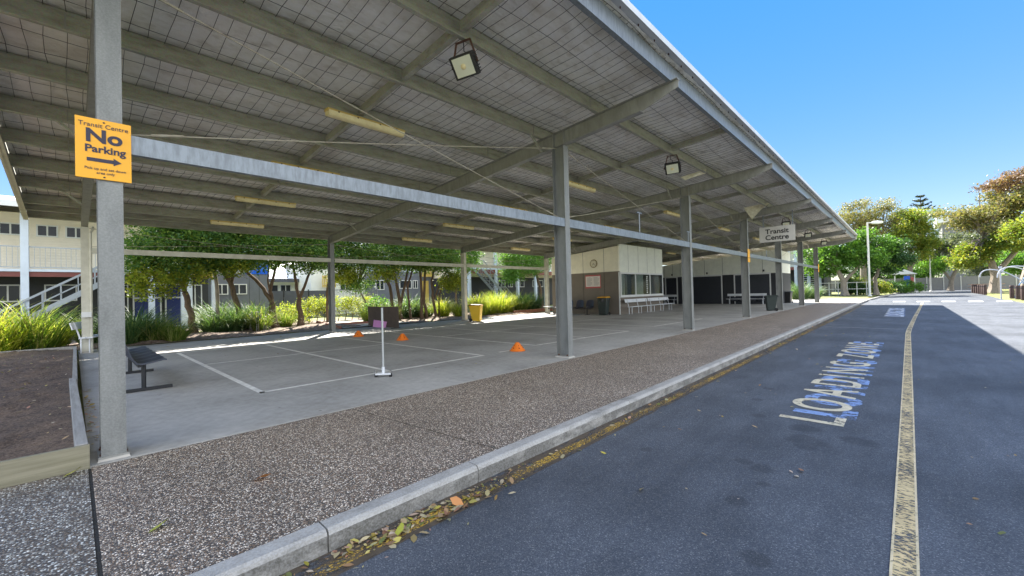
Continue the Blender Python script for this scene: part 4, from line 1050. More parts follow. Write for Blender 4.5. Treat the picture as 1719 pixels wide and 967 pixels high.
tree('garden_tree', (32.3, 26.5, 0), [(((32.3, 26.5, 0), (32.0, 26.5, 2.3), (31.3, 26.4, 3.6)), (.17, .15, .11)), (((31.6, 26.4, 3.1), (30.5, 26.3, 4.1), (29.3, 26.2, 4.6)), (.09, .07, .05))],
     [('crown', [(28.6, 26.0, 4.4, 2.0, 1.6, 1.1), (31.0, 26.2, 5.0, 2.2, 1.7, 1.2), (27.2, 25.8, 3.6, .8, .9, .7)], 8500, .15, 'leaf_bright', .28)], 'bright green tree with a leaning trunk left of the kiosk', 'bark', BG, 33)

# strappy grass clumps
def clump_mesh(name, n, L, w, spread, seed, mat, parent, arch=1.0):
    r = np.random.default_rng(seed); o = np.array(parent)
    an = r.uniform(0, 2 * np.pi, n); rad = spread * np.sqrt(r.uniform(0, 1, n))
    base = np.stack([np.cos(an) * rad, np.sin(an) * rad, np.zeros(n)], 1)
    az = an + r.normal(0, .7, n); el = R(88) - np.abs(r.normal(0, R(17), n)) - R(14) * rad / spread
    bend = r.uniform(.5, 1.5, n) * arch; ln = L * r.uniform(.55, 1.12, n); sg = 6
    p = base.copy(); V = np.zeros((n, sg + 1, 2, 3)); side = np.stack([-np.sin(az + r.normal(0, .5, n)), np.cos(az), np.zeros(n)], 1)
    for k in range(sg + 1):
        ww = w * (1 - (k / sg) ** 2.2) * .5 + .0012
        V[:, k, 0] = p - side * ww; V[:, k, 1] = p + side * ww
        e = el - bend * (k / sg) ** 1.6 * 1.25
        p = p + np.stack([np.cos(az) * np.cos(e), np.sin(az) * np.cos(e), np.sin(e)], 1) * (ln / sg)[:, None]
    V[..., 2] = np.maximum(V[..., 2], .005)
    i = np.arange(n * (sg + 1) * 2).reshape(n, sg + 1, 2)
    F = np.stack([i[:, :-1, 0], i[:, :-1, 1], i[:, 1:, 1], i[:, 1:, 0]], -1).reshape(-1, 4)
    return npmesh(name, V.reshape(-1, 3) + o, F, mat, None, parent)
GG = 'strappy grass clumps in the garden'
protos = {}
def grass(x, y, L, kind, lab, spread=.33, seed=0):
    key = (kind, seed % 3)
    if key not in protos:
        t = clump_mesh('grass_clump', 520, 1.0, .017, .30, 40 + seed % 3 + len(protos), M[kind], (x, y, 0), {'blade': 1.0, 'blade_lime': .9, 'blade_dark': 1.1}[kind])
        tag(t, lab, 'grass clump', GG); t.scale = (L, L, L); protos[key] = t; return t
    t = protos[key].copy(); COL.objects.link(t); t['label'] = lab; t.location = (x, y, 0); t.rotation_euler = (0, 0, seed * 1.7); t.scale = (L * (1 + .12 * math.sin(seed)), L, L * (1 + .1 * math.cos(seed * 3))); return t
gl = [
 (-1.9, 20.9, 1.75, 'blade_lime', 'tall green grass clump at the left picture edge behind the soil bed'),
 (-1.0, 21.6, 1.6, 'blade', 'green grass clump second from the left edge, before the white post'),
 (-.55, 22.3, 1.3, 'blade_lime', 'smaller green clump at the foot of the outside stair'),
 (.6, 22.8, 1.3, 'blade_dark', 'dark clump behind the cream rear post'),
 (1.35, 21.4, 1.35, 'blade_dark', 'dark grass clump just right of the nearest column'),
 (2.15, 21.35, 1.2, 'blade', 'sunlit grass clump between the dark clump and the forked tree'),
 (2.75, 21.0, .95, 'blade', 'low yellowish grass clump touching the forked tree trunk'),
 (1.8, 22.8, 1.5, 'blade_dark', 'dark clump before the navy doors'),
 (4.65, 24.2, 1.35, 'blade_dark', 'dark grass clump behind the pale bare trunk'),
 (5.45, 24.6, 1.5, 'blade_dark', 'dark grass clump between pale trunk and leaning trunk'),
 (5.2, 26.2, 1.5, 'blade_dark', 'dark clump under the small white windows'),
 (6.55, 23.9, 1.25, 'blade', 'yellowing clump with pale flowers right of the leaning trunk'),
 (6.35, 25.3, 1.6, 'blade_dark', 'upright dark clump behind the yellowing flowered clump'),
 (7.1, 25.6, 1.3, 'blade', 'grass clump tucked behind the thick divided trunk'),
 (8.15, 25.4, 1.15, 'blade', 'pale grass clump between the thick trunk and the dark forked tree'),
 (13.1, 23.0, 1.25, 'blade', 'broad grass clump directly behind the brown board'),
 (12.5, 23.6, 1.35, 'blade', 'grass clump above the left corner of the brown board'),
 (13.9, 24.6, 1.5, 'blade_dark', 'dark grass clump behind the many stemmed tree'),
 (15.2, 24.9, 1.5, 'blade_dark', 'dark clump behind the thin stemmed tree'),
 (16.2, 25.2, 1.6, 'blade_dark', 'dark clump behind the pair of straight stems'),
 (16.9, 24.5, 1.3, 'blade', 'grass clump between straight stems and bent tree'),
 (18.3, 24.3, 1.35, 'blade_lime', 'lime grass clump at the foot of the bent tree'),
 (18.6, 22.7, 1.1, 'blade_lime', 'lime clump left of the third rear column'),
 (20.4, 22.6, 1.5, 'blade_lime', 'lime grass clump just right of the yellow bin'),
 (21.5, 22.9, 1.6, 'blade_lime', 'second lime clump right of the yellow bin'),
 (22.7, 22.8, 1.55, 'blade_lime', 'third lime clump right of the yellow bin'),
 (23.9, 23.3, 1.6, 'blade_lime', 'fourth lime clump right of the yellow bin'),
 (25.0, 23.0, 1.6, 'blade', 'green clump left of the dark clumps by the kiosk'),
 (26.3, 23.3, 1.7, 'blade_dark', 'dark clump left of the kiosk rear corner'),
 (27.6, 23.6, 1.75, 'blade_dark', 'darkest clump beside the kiosk rear column'),
 (22.0, 24.4, 1.8, 'blade_lime', 'taller lime clump in the back row of the lime group'),
 (24.3, 24.8, 1.8, 'blade', 'tall green clump in the back row near the stair')]
for k, (x, y, L, kind, lab) in enumerate(gl): grass(x, y, L * (1.12 + .12 * math.sin(k * 2.1)), kind, lab, seed=k)
for k, (x, y, L, lab) in enumerate([(55.5, 10.6, 2.6, 'round grassy shrub seen between the last two columns'), (58.5, 9.0, 2.9, 'bushy grass clump just right of the last column'), (61, 8.0, 2.5, 'bushy clump left of the lamp post trees'), (53.0, 12.4, 2.4, 'grass clump left of the second last column')]):
    grass(x, y, L * .85, 'blade_dark', lab, seed=60 + k)
# cycad, hedge, flowers
t = empty('cycad', (12.1, 22.6, 0), 'spreading lime cycad fronds left of the brown board', 'plant')
r = random.Random(4)
for k in range(16):
    an = k * 2.4; el = R(r.uniform(25, 65)); L = r.uniform(.9, 1.25); b = MB(); P = []
    for q in range(8):
        u = q / 7; P.append(Vector((12.1 + math.cos(an) * L * u * math.cos(el * (1 - .5 * u)), 22.6 + math.sin(an) * L * u * math.cos(el * (1 - .5 * u)), .12 + L * u * math.sin(el) * (1 - .35 * u))))
    b.tube(P, .008, 4)
    for q in range(1, 24):
        u = q / 24; i = min(6, int(u * 7)); p = P[i].lerp(P[i + 1], u * 7 - i); d = (P[i + 1] - P[i]).normalized(); s = d.cross(Vector((0, 0, 1))).normalized()
        for sg in (-1, 1):
            e = p + s * sg * .16 * (1 - abs(u - .4)) + d * .07 + Vector((0, 0, .03)); w = d * .012
            b.add([p - w, p + w, e], [(0, 1, 2)])
    b.build('frond', M['blade_lime'], t)
t = empty('hedge', (11.5, 27, 0), 'clipped lime green hedge before the dark fence', 'hedge')
P, cl = crown_points([(x, 27.0 + .1 * math.sin(x * 3), 1.05, .55, .6, .62) for x in np.arange(9.6, 14.4, .55)], 9000, 51, .12, 30, .9)
V, F = leaves(P, .085, 52); npmesh('foliage', V, F, M['leaf_yellow'], t)
b = MB()
for k in range(11):
    x = 9.6 + .46 * k; b.tube([(x, 27, 0), (x + .1, 26.95, .5), (x - .05, 27, .9)], [.03, .025, .015], 5)
b.build('stem', M['bark'], t)
t = empty('low_shrub', (9.2, 26.4, 0), 'loose yellow-green shrub at the left end of the hedge', 'shrub')
P, cl = crown_points([(8.6, 26.4, .7, .8, .6, .55), (9.3, 25.9, .45, .6, .5, .35)], 2600, 55, .15, 30); V, F = leaves(P, .09, 56); npmesh('foliage', V, F, M['leaf_yellow'], t)
b = MB(); b.tube([(8.6, 26.4, 0), (8.6, 26.4, .6)], [.03, .02], 5); b.tube([(9.3, 25.9, 0), (9.3, 25.9, .4)], [.03, .02], 5); b.build('stem', M['bark'], t)
t = empty('low_shrub', (13.6, 24.6, 0), 'grey green round shrub behind the brown board', 'shrub')
P, cl = crown_points([(13.3, 24.4, .8, 1.0, .7, .75)], 2600, 57, .16, 30); V, F = leaves(P, .09, 58); npmesh('foliage', V, F, M['leaf_bright'], t)
b = MB(); b.tube([(13.3, 24.4, 0), (13.3, 24.4, .7)], [.04, .02], 5); b.build('stem', M['bark'], t)
b = MB()
for k in range(9):
    x, y, z = 6.3 + random.uniform(-.5, .6), 23.6 + random.uniform(-.3, .3), random.uniform(.55, 1.0)
    b.tube([(x, y + .1, 0.02), (x, y, z)], .006, 4)
    for q in range(7):
        an = q * .9; b.add([(x, y, z), (x + .06 * math.cos(an), y + .06 * math.sin(an), z + .05), (x + .06 * math.cos(an + .6), y + .06 * math.sin(an + .6), z + .04)], [(0, 1, 2)])
tag(b.build('agapanthus_flowers', M['petal'], loc=(6.3, 23.6, 0)), 'pale flower heads rising from the yellowing grass clump', 'flowers')
# stones / red path edge
t = empty('path_edging', (11, 22.2, 0), 'red brown timber edging along the pale garden path', 'garden edging')
b = MB(); b.bar((9.2, 20.6, .07), (10.5, 26.8, .07), .1, .16); b.build('edge_board', M['brick_red'], t)
b = MB(); b.bar((9.4, 22.9, .09), (13.3, 22.2, .09), .1, .16); b.build('edge_board', M['brick_red'], t)
t = empty('garden_kerb', (27, 22.0, 0), 'low brown timber edge in front of the dark grass clumps by the kiosk', 'garden edging')
b = MB(); b.bar((22.9, 21.6, .12), (28.4, 21.9, .12), .1, .26); b.build('edge_board', M['red_timber'], t, bevel=.01)

# fallen leaves: uncountable litter in the gutter and a few single leaves
def leaf_shape(P, ang, size, curl, r):
    a = np.stack([np.cos(ang), np.sin(ang), r.normal(0, .18, len(P))], 1); c = np.stack([-np.sin(ang), np.cos(ang), r.normal(0, .25, len(P))], 1)
    up = np.array([0, 0, 1.0]); s = size[:, None]; cu = curl[:, None] * s
    w = r.uniform(.16, .36, len(P))[:, None] * s
    V = [P - a * s * .5, P - a * s * .15 + c * w * .9 + up * cu * .6, P + a * s * .2 + c * w * .8 + up * cu, P + a * s * .55 + up * cu * .8, P + a * s * .2 - c * w * .8 + up * cu, P - a * s * .15 - c * w * .9 + up * cu * .5]
    return np.stack(V, 1).reshape(-1, 3), np.arange(len(P) * 6).reshape(len(P), 6)
r = np.random.default_rng(77)
Ps, sz = [], []
def scatter(n, fx, fy, z, s0, s1):
    x, y = fx(n), fy(n); Ps.append(np.stack([x, y, np.full(n, z) + r.uniform(.003, .02, n)], 1)); sz.append(r.uniform(s0, s1, n))
scatter(105, lambda n: r.normal(1.6, .32, n), lambda n: 2.88 - np.abs(r.normal(0, .10, n)), ROAD, .025, .085)
scatter(60, lambda n: r.normal(2.1, .25, n), lambda n: 2.80 - np.abs(r.normal(0, .12, n)), ROAD, .03, .10)
scatter(140, lambda n: r.uniform(.6, 3.2, n), lambda n: 2.88 - np.abs(r.normal(0, .12, n)), ROAD, .012, .04)
scatter(150, lambda n: r.uniform(3, 26, n), lambda n: 2.86 - np.abs(r.normal(0, .16, n)), ROAD, .02, .09)
scatter(110, lambda n: r.uniform(1.5, 26, n), lambda n: r.uniform(-2.5, 2.5, n), ROAD + .002, .012, .045)
scatter(30, lambda n: r.uniform(3, 20, n), lambda n: r.uniform(.5, 2.6, n), ROAD + .002, .04, .09)
scatter(70, lambda n: r.uniform(.11, .22, n), lambda n: r.uniform(6.3, 11.5, n), .004, .03, .08)
scatter(90, lambda n: r.uniform(.3, 24, n), lambda n: r.uniform(18.5, 20.4, n), .004, .03, .08)
scatter(40, lambda n: r.uniform(.3, 24, n), lambda n: r.uniform(6, 18, n), .006, .015, .05)
scatter(420, lambda n: r.uniform(-3, 0, n), lambda n: r.uniform(6.2, 20, n), .125, .015, .075)
P = np.concatenate(Ps); z = np.concatenate(sz); V, F = leaf_shape(P, r.uniform(0, 6.3, len(P)), z, r.uniform(0, .28, len(P)), r)
V[:, 2] = np.maximum(V[:, 2], np.repeat(P[:, 2], 6) - .004)
tag(npmesh('fallen_leaves', V, F, M['litter']), kind='stuff')
def single(x, y, z, s, ang, mat, lab):
    V, F = leaf_shape(np.array([[x, y, z]]), np.array([ang]), np.array([s]), np.array([.12]), np.random.default_rng(3))
    V[:, 2] = np.maximum(V[:, 2], z - .001)
    tag(npmesh('fallen_leaf', V, F, M[mat], loc=(x, y, z)), lab, 'leaf', 'single fallen leaves')
single(1.13, 4.18, .006, .15, -.6, 'leaf_tan', 'tan leaf lying alone on the brown gravel footpath')
single(.4, 3.86, .006, .13, .4, 'leaf_lime', 'small green leaf on the footpath near the lower left kerb')
single(-.02, 5.70, .006, .15, .5, 'leaf_lime', 'yellow-green leaf at the foot of the timber edging')
single(1.62, 2.72, ROAD + .035, .11, .8, 'leaf_lime', 'bright yellow leaf on top of the gutter leaf pile')
single(2.17, 2.74, ROAD + .02, .12, 2, 'leaf_tan', 'orange brown leaf in the gutter right of the leaf pile')

# ------------------------------------------------------------------ buildings behind the garden (facing -y)
def window(parent, x0, x1, z0, z1, y, mull=(), frame='trim_white', w=.06, pane='glass'):
    b = MB(); winframe(b, x0, x1, z0, z1, y, w, .06, mull); f = b.build('window', M[frame], parent)
    b = MB(); b.box(x0 + .01, x1 - .01, y - .03, y - .015, z0 + .01, z1 - .01); b.build('pane', M[pane], f)
def rail(parent, x0, x1, y, z0, h, step=.115, mat='steel_stair'):
    b = MB(); b.box(x0, x1, y - .02, y + .02, z0 + h - .05, z0 + h); b.box(x0, x1, y - .015, y + .015, z0 + .07, z0 + .11)
    k = x0
    while k < x1: b.box(k, k + .016, y - .008, y + .008, z0 + .1, z0 + h - .04); k += step
    b.build('balustrade', M[mat], parent)
t = empty('school_block', (-2, 32, 0), 'two storey block with cream upper wall, balcony and rust red beam at the left edge', 'building')
YP, YW = 30.0, 31.6
b = MB(); b.box(-14, 5.8, YW, YW + 8, 0, 3.0); b.build('lower_wall', M['weatherboard_dark'], t)
b = MB(); b.box(-14, 5.8, YW, YW + 8, 3.0, 6.15); b.build('upper_wall', M['weatherboard'], t)
b = MB(); b.box(-14, 5.7, YP - .1, YW, 3.16, 3.28); b.build('balcony_floor', M['blue_white'], t)
b = MB(); b.box(-14, 5.7, YP - .06, YP + .1, 2.92, 3.158); b.build('balcony_beam', M['beam_red'], t)
rail(t, -14, 2.6, YP, 3.28, 1.08, .17)
for x in (-9.9, -5.7, -1.55, 2.95, 4.35, 4.6, 5.8):
    b = MB(); b.box(x - .13, x + .13, YP - .16, YP + .1, 0, 6.0); b.build('post', M['blue_white'], t)
b = MB(); b.prism([(YP - .9, 6.08), (YP - .9, 6.3), (YW + 4, 7.6), (YW + 9, 6.2), (YW + 9, 6.0), (YW + 4, 7.4)], 'x', -14.5, 6.2); b.build('roof', M['roof_white'], t)
b = MB(); b.box(-14.5, 6.2, YP - 1.02, YP - .9, 6.05, 6.32); b.build('gutter', M['white_paint'], t)
for x0 in (-4.6, -2.45, -1.25, -.25): window(t, x0, x0 + .75, 5.02, 5.62, YW, (x0 + .375,))
for x0, x1 in ((-2.6, -1.75), (-1.0, .15)): window(t, x0, x1, 1.75, 2.6, YW, ((x0 + x1) / 2,))
for x0, x1 in ((2.35, 3.5), (3.75, 4.95)):
    b = MB(); b.box(x0, x1, YW - .03, YW + .02, .1, 2.58); d = b.build('door', M['door_blue'], t); b = MB(); winframe(b, x0 - .05, x1 + .05, .1, 2.64, YW - .02, .07, .06); b.box(x0, x1, YW - .06, YW - .032, 1.78, 1.86); b.build('door_frame', M['trim_white'], d)
    b = MB(); b.box(x0 + .15, x0 + .25, YW - .09, YW - .032, 1.05, 1.12); b.build('handle', M['fresh_galv'], d)
for x0 in (1.75, 5.1): window(t, x0, x0 + .38, 1.1, 2.58, YW)
b = MB(); b.lathe([(.19, 0), (.17, .06), (.05, .09)], (3.62, YW, 2.75), 18, (0, -1, 0)); b.build('wall_lamp', M['white_paint'], t)
b = MB()
for k in range(8): b.box(4.78 + .12 * k, 4.86 + .12 * k, YP - .2, YP - .17, 2.95, 4.3)
b.build('batten_screen', M['batten_yellow'], t)
def stair(name, lab, x0, z0, x1, z1, y, w=1.2, gap=.9, grp='outside stairs'):
    """flight from foot (x0,z0) to top (x1,z1)"""
    s = empty(name, (x0, y, 0), lab, 'stair', grp); n = 14
    for yy in (y, y + w):
        b = MB(); b.bar((x0, yy, z0), (x1, yy, z1), .05, .24); b.build('stringer', M['steel_stair'], s)
        b = MB(); b.bar((x0, yy, z0 + gap), (x1, yy, z1 + gap), .05, .05); b.bar((x0, yy, z0 + gap * .5), (x1, yy, z1 + gap * .5), .03, .03)
        for k in range(9):
            u = k / 8; b.bar((x0 + (x1 - x0) * u, yy, z0 + (z1 - z0) * u), (x0 + (x1 - x0) * u, yy, z0 + (z1 - z0) * u + gap), .03, .03, (0, 1, 0))
        b.build('handrail', M['steel_stair'], s)
    b = MB()
    for k in range(n):
        u = (k + .5) / n; x = x0 + (x1 - x0) * u; b.box(x - .13, x + .13, y + .03, y + w - .03, z0 + (z1 - z0) * u - .02, z0 + (z1 - z0) * u + .02)
    b.build('tread', M['galv'], s)
stair('outside_stair', 'galvanised outside stair rising right behind the cream post at left', -2.7, .1, 1.9, 3.2, 28.6)
t = empty('grey_block', (7.5, 34, 0), 'slate grey block with a white band and a bright blue panel', 'building')
b = MB(); b.box(5.85, 9.6, 33, 38, 0, 3.35); b.build('wall', M['grey_wall'], t)
b = MB(); b.box(5.85, 8.1, 32.97, 38, 3.351, 3.75); b.build('fascia', M['white_paint'], t)
b = MB(); b.box(8.101, 9.6, 32.96, 38, 3.352, 4.3); b.build('blue_panel', M['bright_blue'], t)
b = MB(); b.box(5.85, 9.6, 33.4, 38, 4.301, 4.4); b.box(5.85, 8.1, 33.4, 38, 3.751, 4.3); b.build('roof', M['far_fence'], t)
window(t, 6.45, 7.15, 1.95, 2.66, 33, (6.8,)); window(t, 7.3, 8.25, 1.95, 2.66, 33, (7.78,))
for x in (6.4, 7.25, 8.4, 9.0):
    b = MB(); b.box(x - .01, x + .01, 32.992, 33.0, 0, 3.34); b.build('panel_joint', M['joint'], t)
t = empty('white_roof_hall', (14, 44, 0), 'low hall with a large white metal roof beyond the hedge', 'building')
b = MB(); b.box(9.8, 19.6, 42.6, 50, 0, 3.2); b.build('wall', M['wall_white'], t)
b = MB(); b.prism([(41.4, 3.15), (41.4, 3.4), (47, 5.7), (52, 4.6), (52, 4.4), (47, 5.5)], 'x', 9.2, 20.2); b.build('roof', M['roof_white'], t)
b = MB(); b.box(9.2, 20.2, 41.28, 41.4, 3.1, 3.42); b.build('gutter', M['dark_fence'], t)
for x0, x1 in ((11.7, 13.2), (13.35, 14.3), (15.6, 17.5), (18, 19.2)): window(t, x0, x1, 1.7, 2.9, 42.6, ((x0 + x1) / 2,))
for x in (10.6, 14.6, 17.7):
    b = MB(); b.box(x, x + .12, 41.5, 41.62, 0, 3.2); b.build('post', M['white_paint'], t)
t = empty('dark_fence', (14, 36, 0), 'dark solid panel fence behind the hedge', 'fence')
for k in range(3):
    b = MB(); b.box(9.7 + 1.9 * k, 11.58 + 1.9 * k, 36, 36.05, .05, 2.2); b.build('panel', M['dark_fence'], t)
for k in range(4):
    b = MB(); b.box(9.64 + 1.9 * k - .03, 9.64 + 1.9 * k + .03, 35.97, 36.08, 0, 2.3); b.build('post', M['black_steel'], t)
t = empty('bar_fence', (18, 36, 0), 'grey metal bar fence left of the many stemmed tree', 'fence')
b = MB(); b.box(15.5, 19.6, 36, 36.03, 2.2, 2.25); b.box(15.5, 19.6, 36, 36.03, .3, .35)
k = 15.5
while k < 19.6: b.box(k, k + .02, 36.005, 36.025, .1, 2.3); k += .13
b.build('bars', M['far_fence'], t)
for x in (15.5, 17.5, 19.6):
    b = MB(); b.box(x - .04, x + .04, 35.96, 36.06, 0, 2.5); b.build('post', M['far_fence'], t)
t = empty('mustard_screen_block', (22.5, 38, 0), 'grey and white block with mustard batten screens behind the stems', 'building')
b = MB(); b.box(19.7, 26.6, 37, 44, 0, 4.0); b.build('wall', M['grey_wall'], t)
b = MB(); b.box(14.6, 19.69, 38.5, 44, 0, 4.6); b.build('wall', M['wall_white'], t)
b = MB(); b.box(19.7, 26.6, 36.98, 44, 4.001, 6.6); b.build('upper_wall', M['blue_white'], t)
b = MB(); b.box(19.3, 27, 36.2, 44.4, 6.61, 6.8); b.box(14.4, 19.29, 38, 44.4, 4.61, 4.75); b.build('roof', M['roof_white'], t)
for x0, x1 in ((20.0, 20.9), (22.6, 24.0), (24.15, 24.75), (17.2, 18.2), (18.5, 19.3)): window(t, x0, x1, 2.3 if x0 > 20 else 2.2, 3.15, 37 if x0 > 19.5 else 38.5, ((x0 + x1) / 2,))
b = MB(); b.box(25.2, 26.1, 36.95, 36.999, .1, 3.1); b.build('door', M['batten_yellow'], t)
for x0, x1, z0, z1, y in ((25.0, 26.3, 3.5, 4.8, 36.5), (15.4, 16.6, 2.5, 3.6, 38.0), (21.7, 22.6, 4.0, 6.2, 36.6)):
    b = MB(); k = x0
    while k < x1: b.box(k, k + .1, y, y + .03, z0, z1); k += .16
    b.box(x0, x1, y + .03, y + .06, z0 + .1, z0 + .2); b.box(x0, x1, y + .03, y + .06, z1 - .2, z1 - .1); b.build('batten_screen', M['batten_yellow'], t)
t = empty('stair_block', (34, 34, 0), 'charcoal block with pale blue posts, rust red beam and balcony behind the lime grass', 'building')
b = MB(); b.box(26.7, 46, 32.6, 40, 0, 3.35); b.build('lower_wall', M['weatherboard_dark'], t)
b = MB(); b.box(26.7, 46, 32.6, 40, 3.35, 6.8); b.build('upper_wall', M['weatherboard'], t)
b = MB(); b.box(26.4, 46, 31, 32.6, 4.05, 4.22); b.build('balcony_floor', M['blue_white'], t)
b = MB(); b.box(26.4, 46, 30.95, 31.12, 3.6, 4.048); b.build('balcony_beam', M['beam_red'], t)
rail(t, 29.9, 46, 31.05, 4.22, 1.05, .2)
for x in (26.7, 30.35, 33.7, 36.75, 38.6, 42, 45.5):
    b = MB(); b.box(x - .14, x + .14, 30.9, 31.16, 0, 6.8); b.build('post', M['blue_white'], t)
b = MB(); b.prism([(30.2, 6.75), (30.2, 6.95), (36, 8.2), (41, 7), (41, 6.8), (36, 8.0)], 'x', 26, 46.6); b.build('roof', M['roof_white'], t)
for x0, x1 in ((32.2, 33.3), (33.75, 34.5), (35.0, 36.5), (38, 40)): window(t, x0, x1, 2.25, 3.05, 32.6, ((x0 + x1) / 2,))
window(t, 28.6, 29.3, 4.4, 6.2, 32.6)
b = MB(); b.lathe([(.16, 0), (.14, .05), (.04, .07)], (31.8, 32.6, 3.2), 16, (0, -1, 0)); b.build('wall_lamp', M['white_paint'], t)
stair('outside_stair', 'outside stair with twin handrails descending right behind the lime grass', 30.8, .6, 26.9, 3.9, 29.2)
# far block behind the last columns
t = empty('far_block', (82, 18, 0), 'pale blue posted block glimpsed between the last columns', 'building')
b = MB(); b.box(83, 92, 9.5, 30, 0, 4.3); b.build('lower_wall', M['weatherboard_dark'], t)
b = MB(); b.box(83, 92, 9.5, 30, 4.3, 8.6); b.build('upper_wall', M['wall_white'], t)
b = MB(); b.box(80.9, 81.1, 9.5, 30, 4.2, 4.7); b.build('balcony_beam', M['beam_red'], t)
b = MB(); b.box(81.1, 83, 9.5, 30, 4.4, 4.6); b.build('balcony_floor', M['blue_white'], t)
b = MB(); b.box(80, 92.5, 9, 30.5, 8.6, 8.9); b.build('roof', M['roof_white'], t)
for y in (9.8, 11.2, 12.9, 13.9, 16, 19, 22):
    b = MB(); b.box(80.7, 81.1, y - .2, y + .2, 0, 8.6); b.build('post', M['blue_white'], t)
b = MB()
for k in range(12): b.box(81.2, 82.6, 10.4, 12.4, .4 + k * .33, .46 + k * .33)
b.build('stair_tread', M['blue_white'], t)
for y in (14.5, 17.2, 20):
    b = MB(); b.box(82.96, 83.0, y, y + 1.3, 1.6, 3.0); b.build('window', M['glass'], t)

# ------------------------------------------------------------------ beyond the shelter
def lamp(loc, h, r0, lab, arm=1.0):
    x, y, z = loc; t = empty('lamp_post', loc, lab, 'lamp post')
    b = MB(); b.tube([(x, y, z), (x, y, z + h * .5), (x, y, z + h)], [r0, r0 * .85, r0 * .7], 12); b.build('pole', M['lamp_post'], t, smooth=True)
    b = MB(); b.lathe([(r0 * 1.7, 0), (r0 * 1.7, .12), (r0 * 1.1, .2)], loc, 12); b.build('base', M['lamp_post'], t)
    b = MB(); d = Vector((.45, -.9, 0)).normalized(); o = Vector((x, y, z + h - .1)); b.tube([o, o + d * .5 * arm], r0 * .5, 8); b.build('arm', M['lamp_post'], t)
    b = MB(); b.lathe([(.04, -.8 * arm), (.19, -.55 * arm), (.24, 0), (.17, .45 * arm), (.03, .62 * arm)], o + d * 1.15 * arm, 12, d); b.build('lamp_head', M['white_paint'], t, smooth=True)
lamp((73.2, 3.5, -.02), 9.9, .135, 'tall pale lamp post beside the bright green tree')
lamp((107, -3.3, -.05), 7.6, .11, 'smaller distant lamp post right of the yellow-green tree', .5)
FT = 'large trees beyond the shelter'
tree('street_tree', (76, 6.4, 0), [(((76, 6.4, 0), (76, 6.5, 2.2), (75.6, 7.2, 4.2)), (.42, .36, .22)), (((76, 6.5, 1.8), (76.2, 5.6, 3.0), (76.3, 4.6, 4.4)), (.26, .22, .15))],
     [('crown', [(76.5, 9.3, 5.0, 3.0, 2.6, 2.1), (76.5, 6.0, 6.6, 3.2, 3.0, 2.7), (77, 3.6, 6.0, 2.6, 2.4, 2.7), (76, 7.3, 4.2, 2.6, 2.4, 1.4)], 15000, .40, 'leaf_bright', .55)], 'dense bright green tree behind the tall lamp post', 'bark_grey', FT, 61, 16, .09)
tree('street_tree', (79, 3.1, 0), [(((79, 3.1, 0), (79, 3.1, 2.4), (79, 2.6, 4)), (.3, .24, .16))],
     [('crown', [(79.5, 1.6, 5.2, 2.2, 2.4, 2.5), (79.5, 3.5, 6.6, 2.2, 2.2, 2.2)], 8000, .36, 'leaf_deep', .5)], 'dark green tree right of the tall lamp post', 'bark_grey', FT, 62, 10, .08)
tree('street_tree', (108, 6, 0), [(((108, 6, 0), (108, 6, 7), (107.5, 6.4, 12)), (.6, .5, .3)), (((108, 6, 7), (108, 3, 11)), (.35, .2))],
     [('crown', [(107, 8.2, 14.2, 3.2, 3.0, 3.2), (108, 4.6, 15.2, 3.6, 3.2, 3.4), (108, .8, 13.6, 3.2, 2.8, 2.8), (107, 5, 11.0, 4.0, 4.0, 2.6)], 12500, .42, 'leaf_olive', .75)], 'tall thin olive brown tree rising above the roof end', 'bark_grey', FT, 63, 46, .10)
tree('street_tree', (106, -.6, 0), [(((106, -.6, 0), (106, -.6, 4), (106, -.9, 8)), (.5, .4, .25)), (((106, -.6, 4.2), (106, -2.4, 7.5)), (.25, .15))],
     [('crown', [(106, -1.6, 12.6, 3.0, 2.9, 2.4), (105.5, -.2, 9.6, 2.8, 2.8, 2.2), (106, -2.7, 8.2, 2.8, 2.4, 2.4), (105, .6, 6.4, 2.2, 2.0, 1.6)], 13000, .42, 'leaf_goldgreen', .7)], 'gold and green tree in the middle distance left of the road', 'bark_grey', FT, 64, 30, .09)
tree('street_tree', (112, -6.0, 0), [(((112, -6, 0), (112, -6.2, 2.2), (112.4, -7.2, 4.6)), (.4, .34, .2)), (((112, -6.2, 2), (112, -4.8, 4.4)), (.25, .15))],
     [('crown', [(113, -4.2, 5.6, 3.0, 3.0, 1.9), (112, -7.0, 8.6, 3.4, 3.4, 2.3), (113, -9.4, 6.6, 2.6, 2.6, 2.2)], 12000, .42, 'leaf_grey', .65), ('lower_crown', [(110, -3.6, 4.9, 2.6, 2.2, 1.5)], 3000, .4, 'leaf_bright', .6)], 'dark grey green tree over the end of the road', 'bark_grey', FT, 65, 22, .10)
for x, y, h, mt, lab in ((138, 6, 9, 'leaf_deep', 'dark round tree in the far row left of the playground roof'), (134, -1.5, 8, 'leaf_bright', 'small green tree in the far row behind the playground unit'), (142, -13, 12, 'leaf_grey', 'grey green tree in the far row below the white roof'), (146, -21, 13, 'leaf_deep', 'dark tree in the far row behind the huge spreading tree'), (128, -17.5, 8, 'leaf_bright', 'low green tree in the far row behind the climbing frame')):
    tree('street_tree', (x, y, 0), [(((x, y, 0), (x, y, h * .3), (x + .3, y, h * .55)), (.4, .32, .2))], [('crown', [(x, y + 2.2, h * .62, 3.2, 2.9, h * .3), (x, y - 2.0, h * .66, 3.2, 2.9, h * .32), (x, y, h * .42, 3.6, 3.8, h * .22)], 6500, .55, mt, .8)], lab, 'bark_grey', FT, int(x), 8, .1)
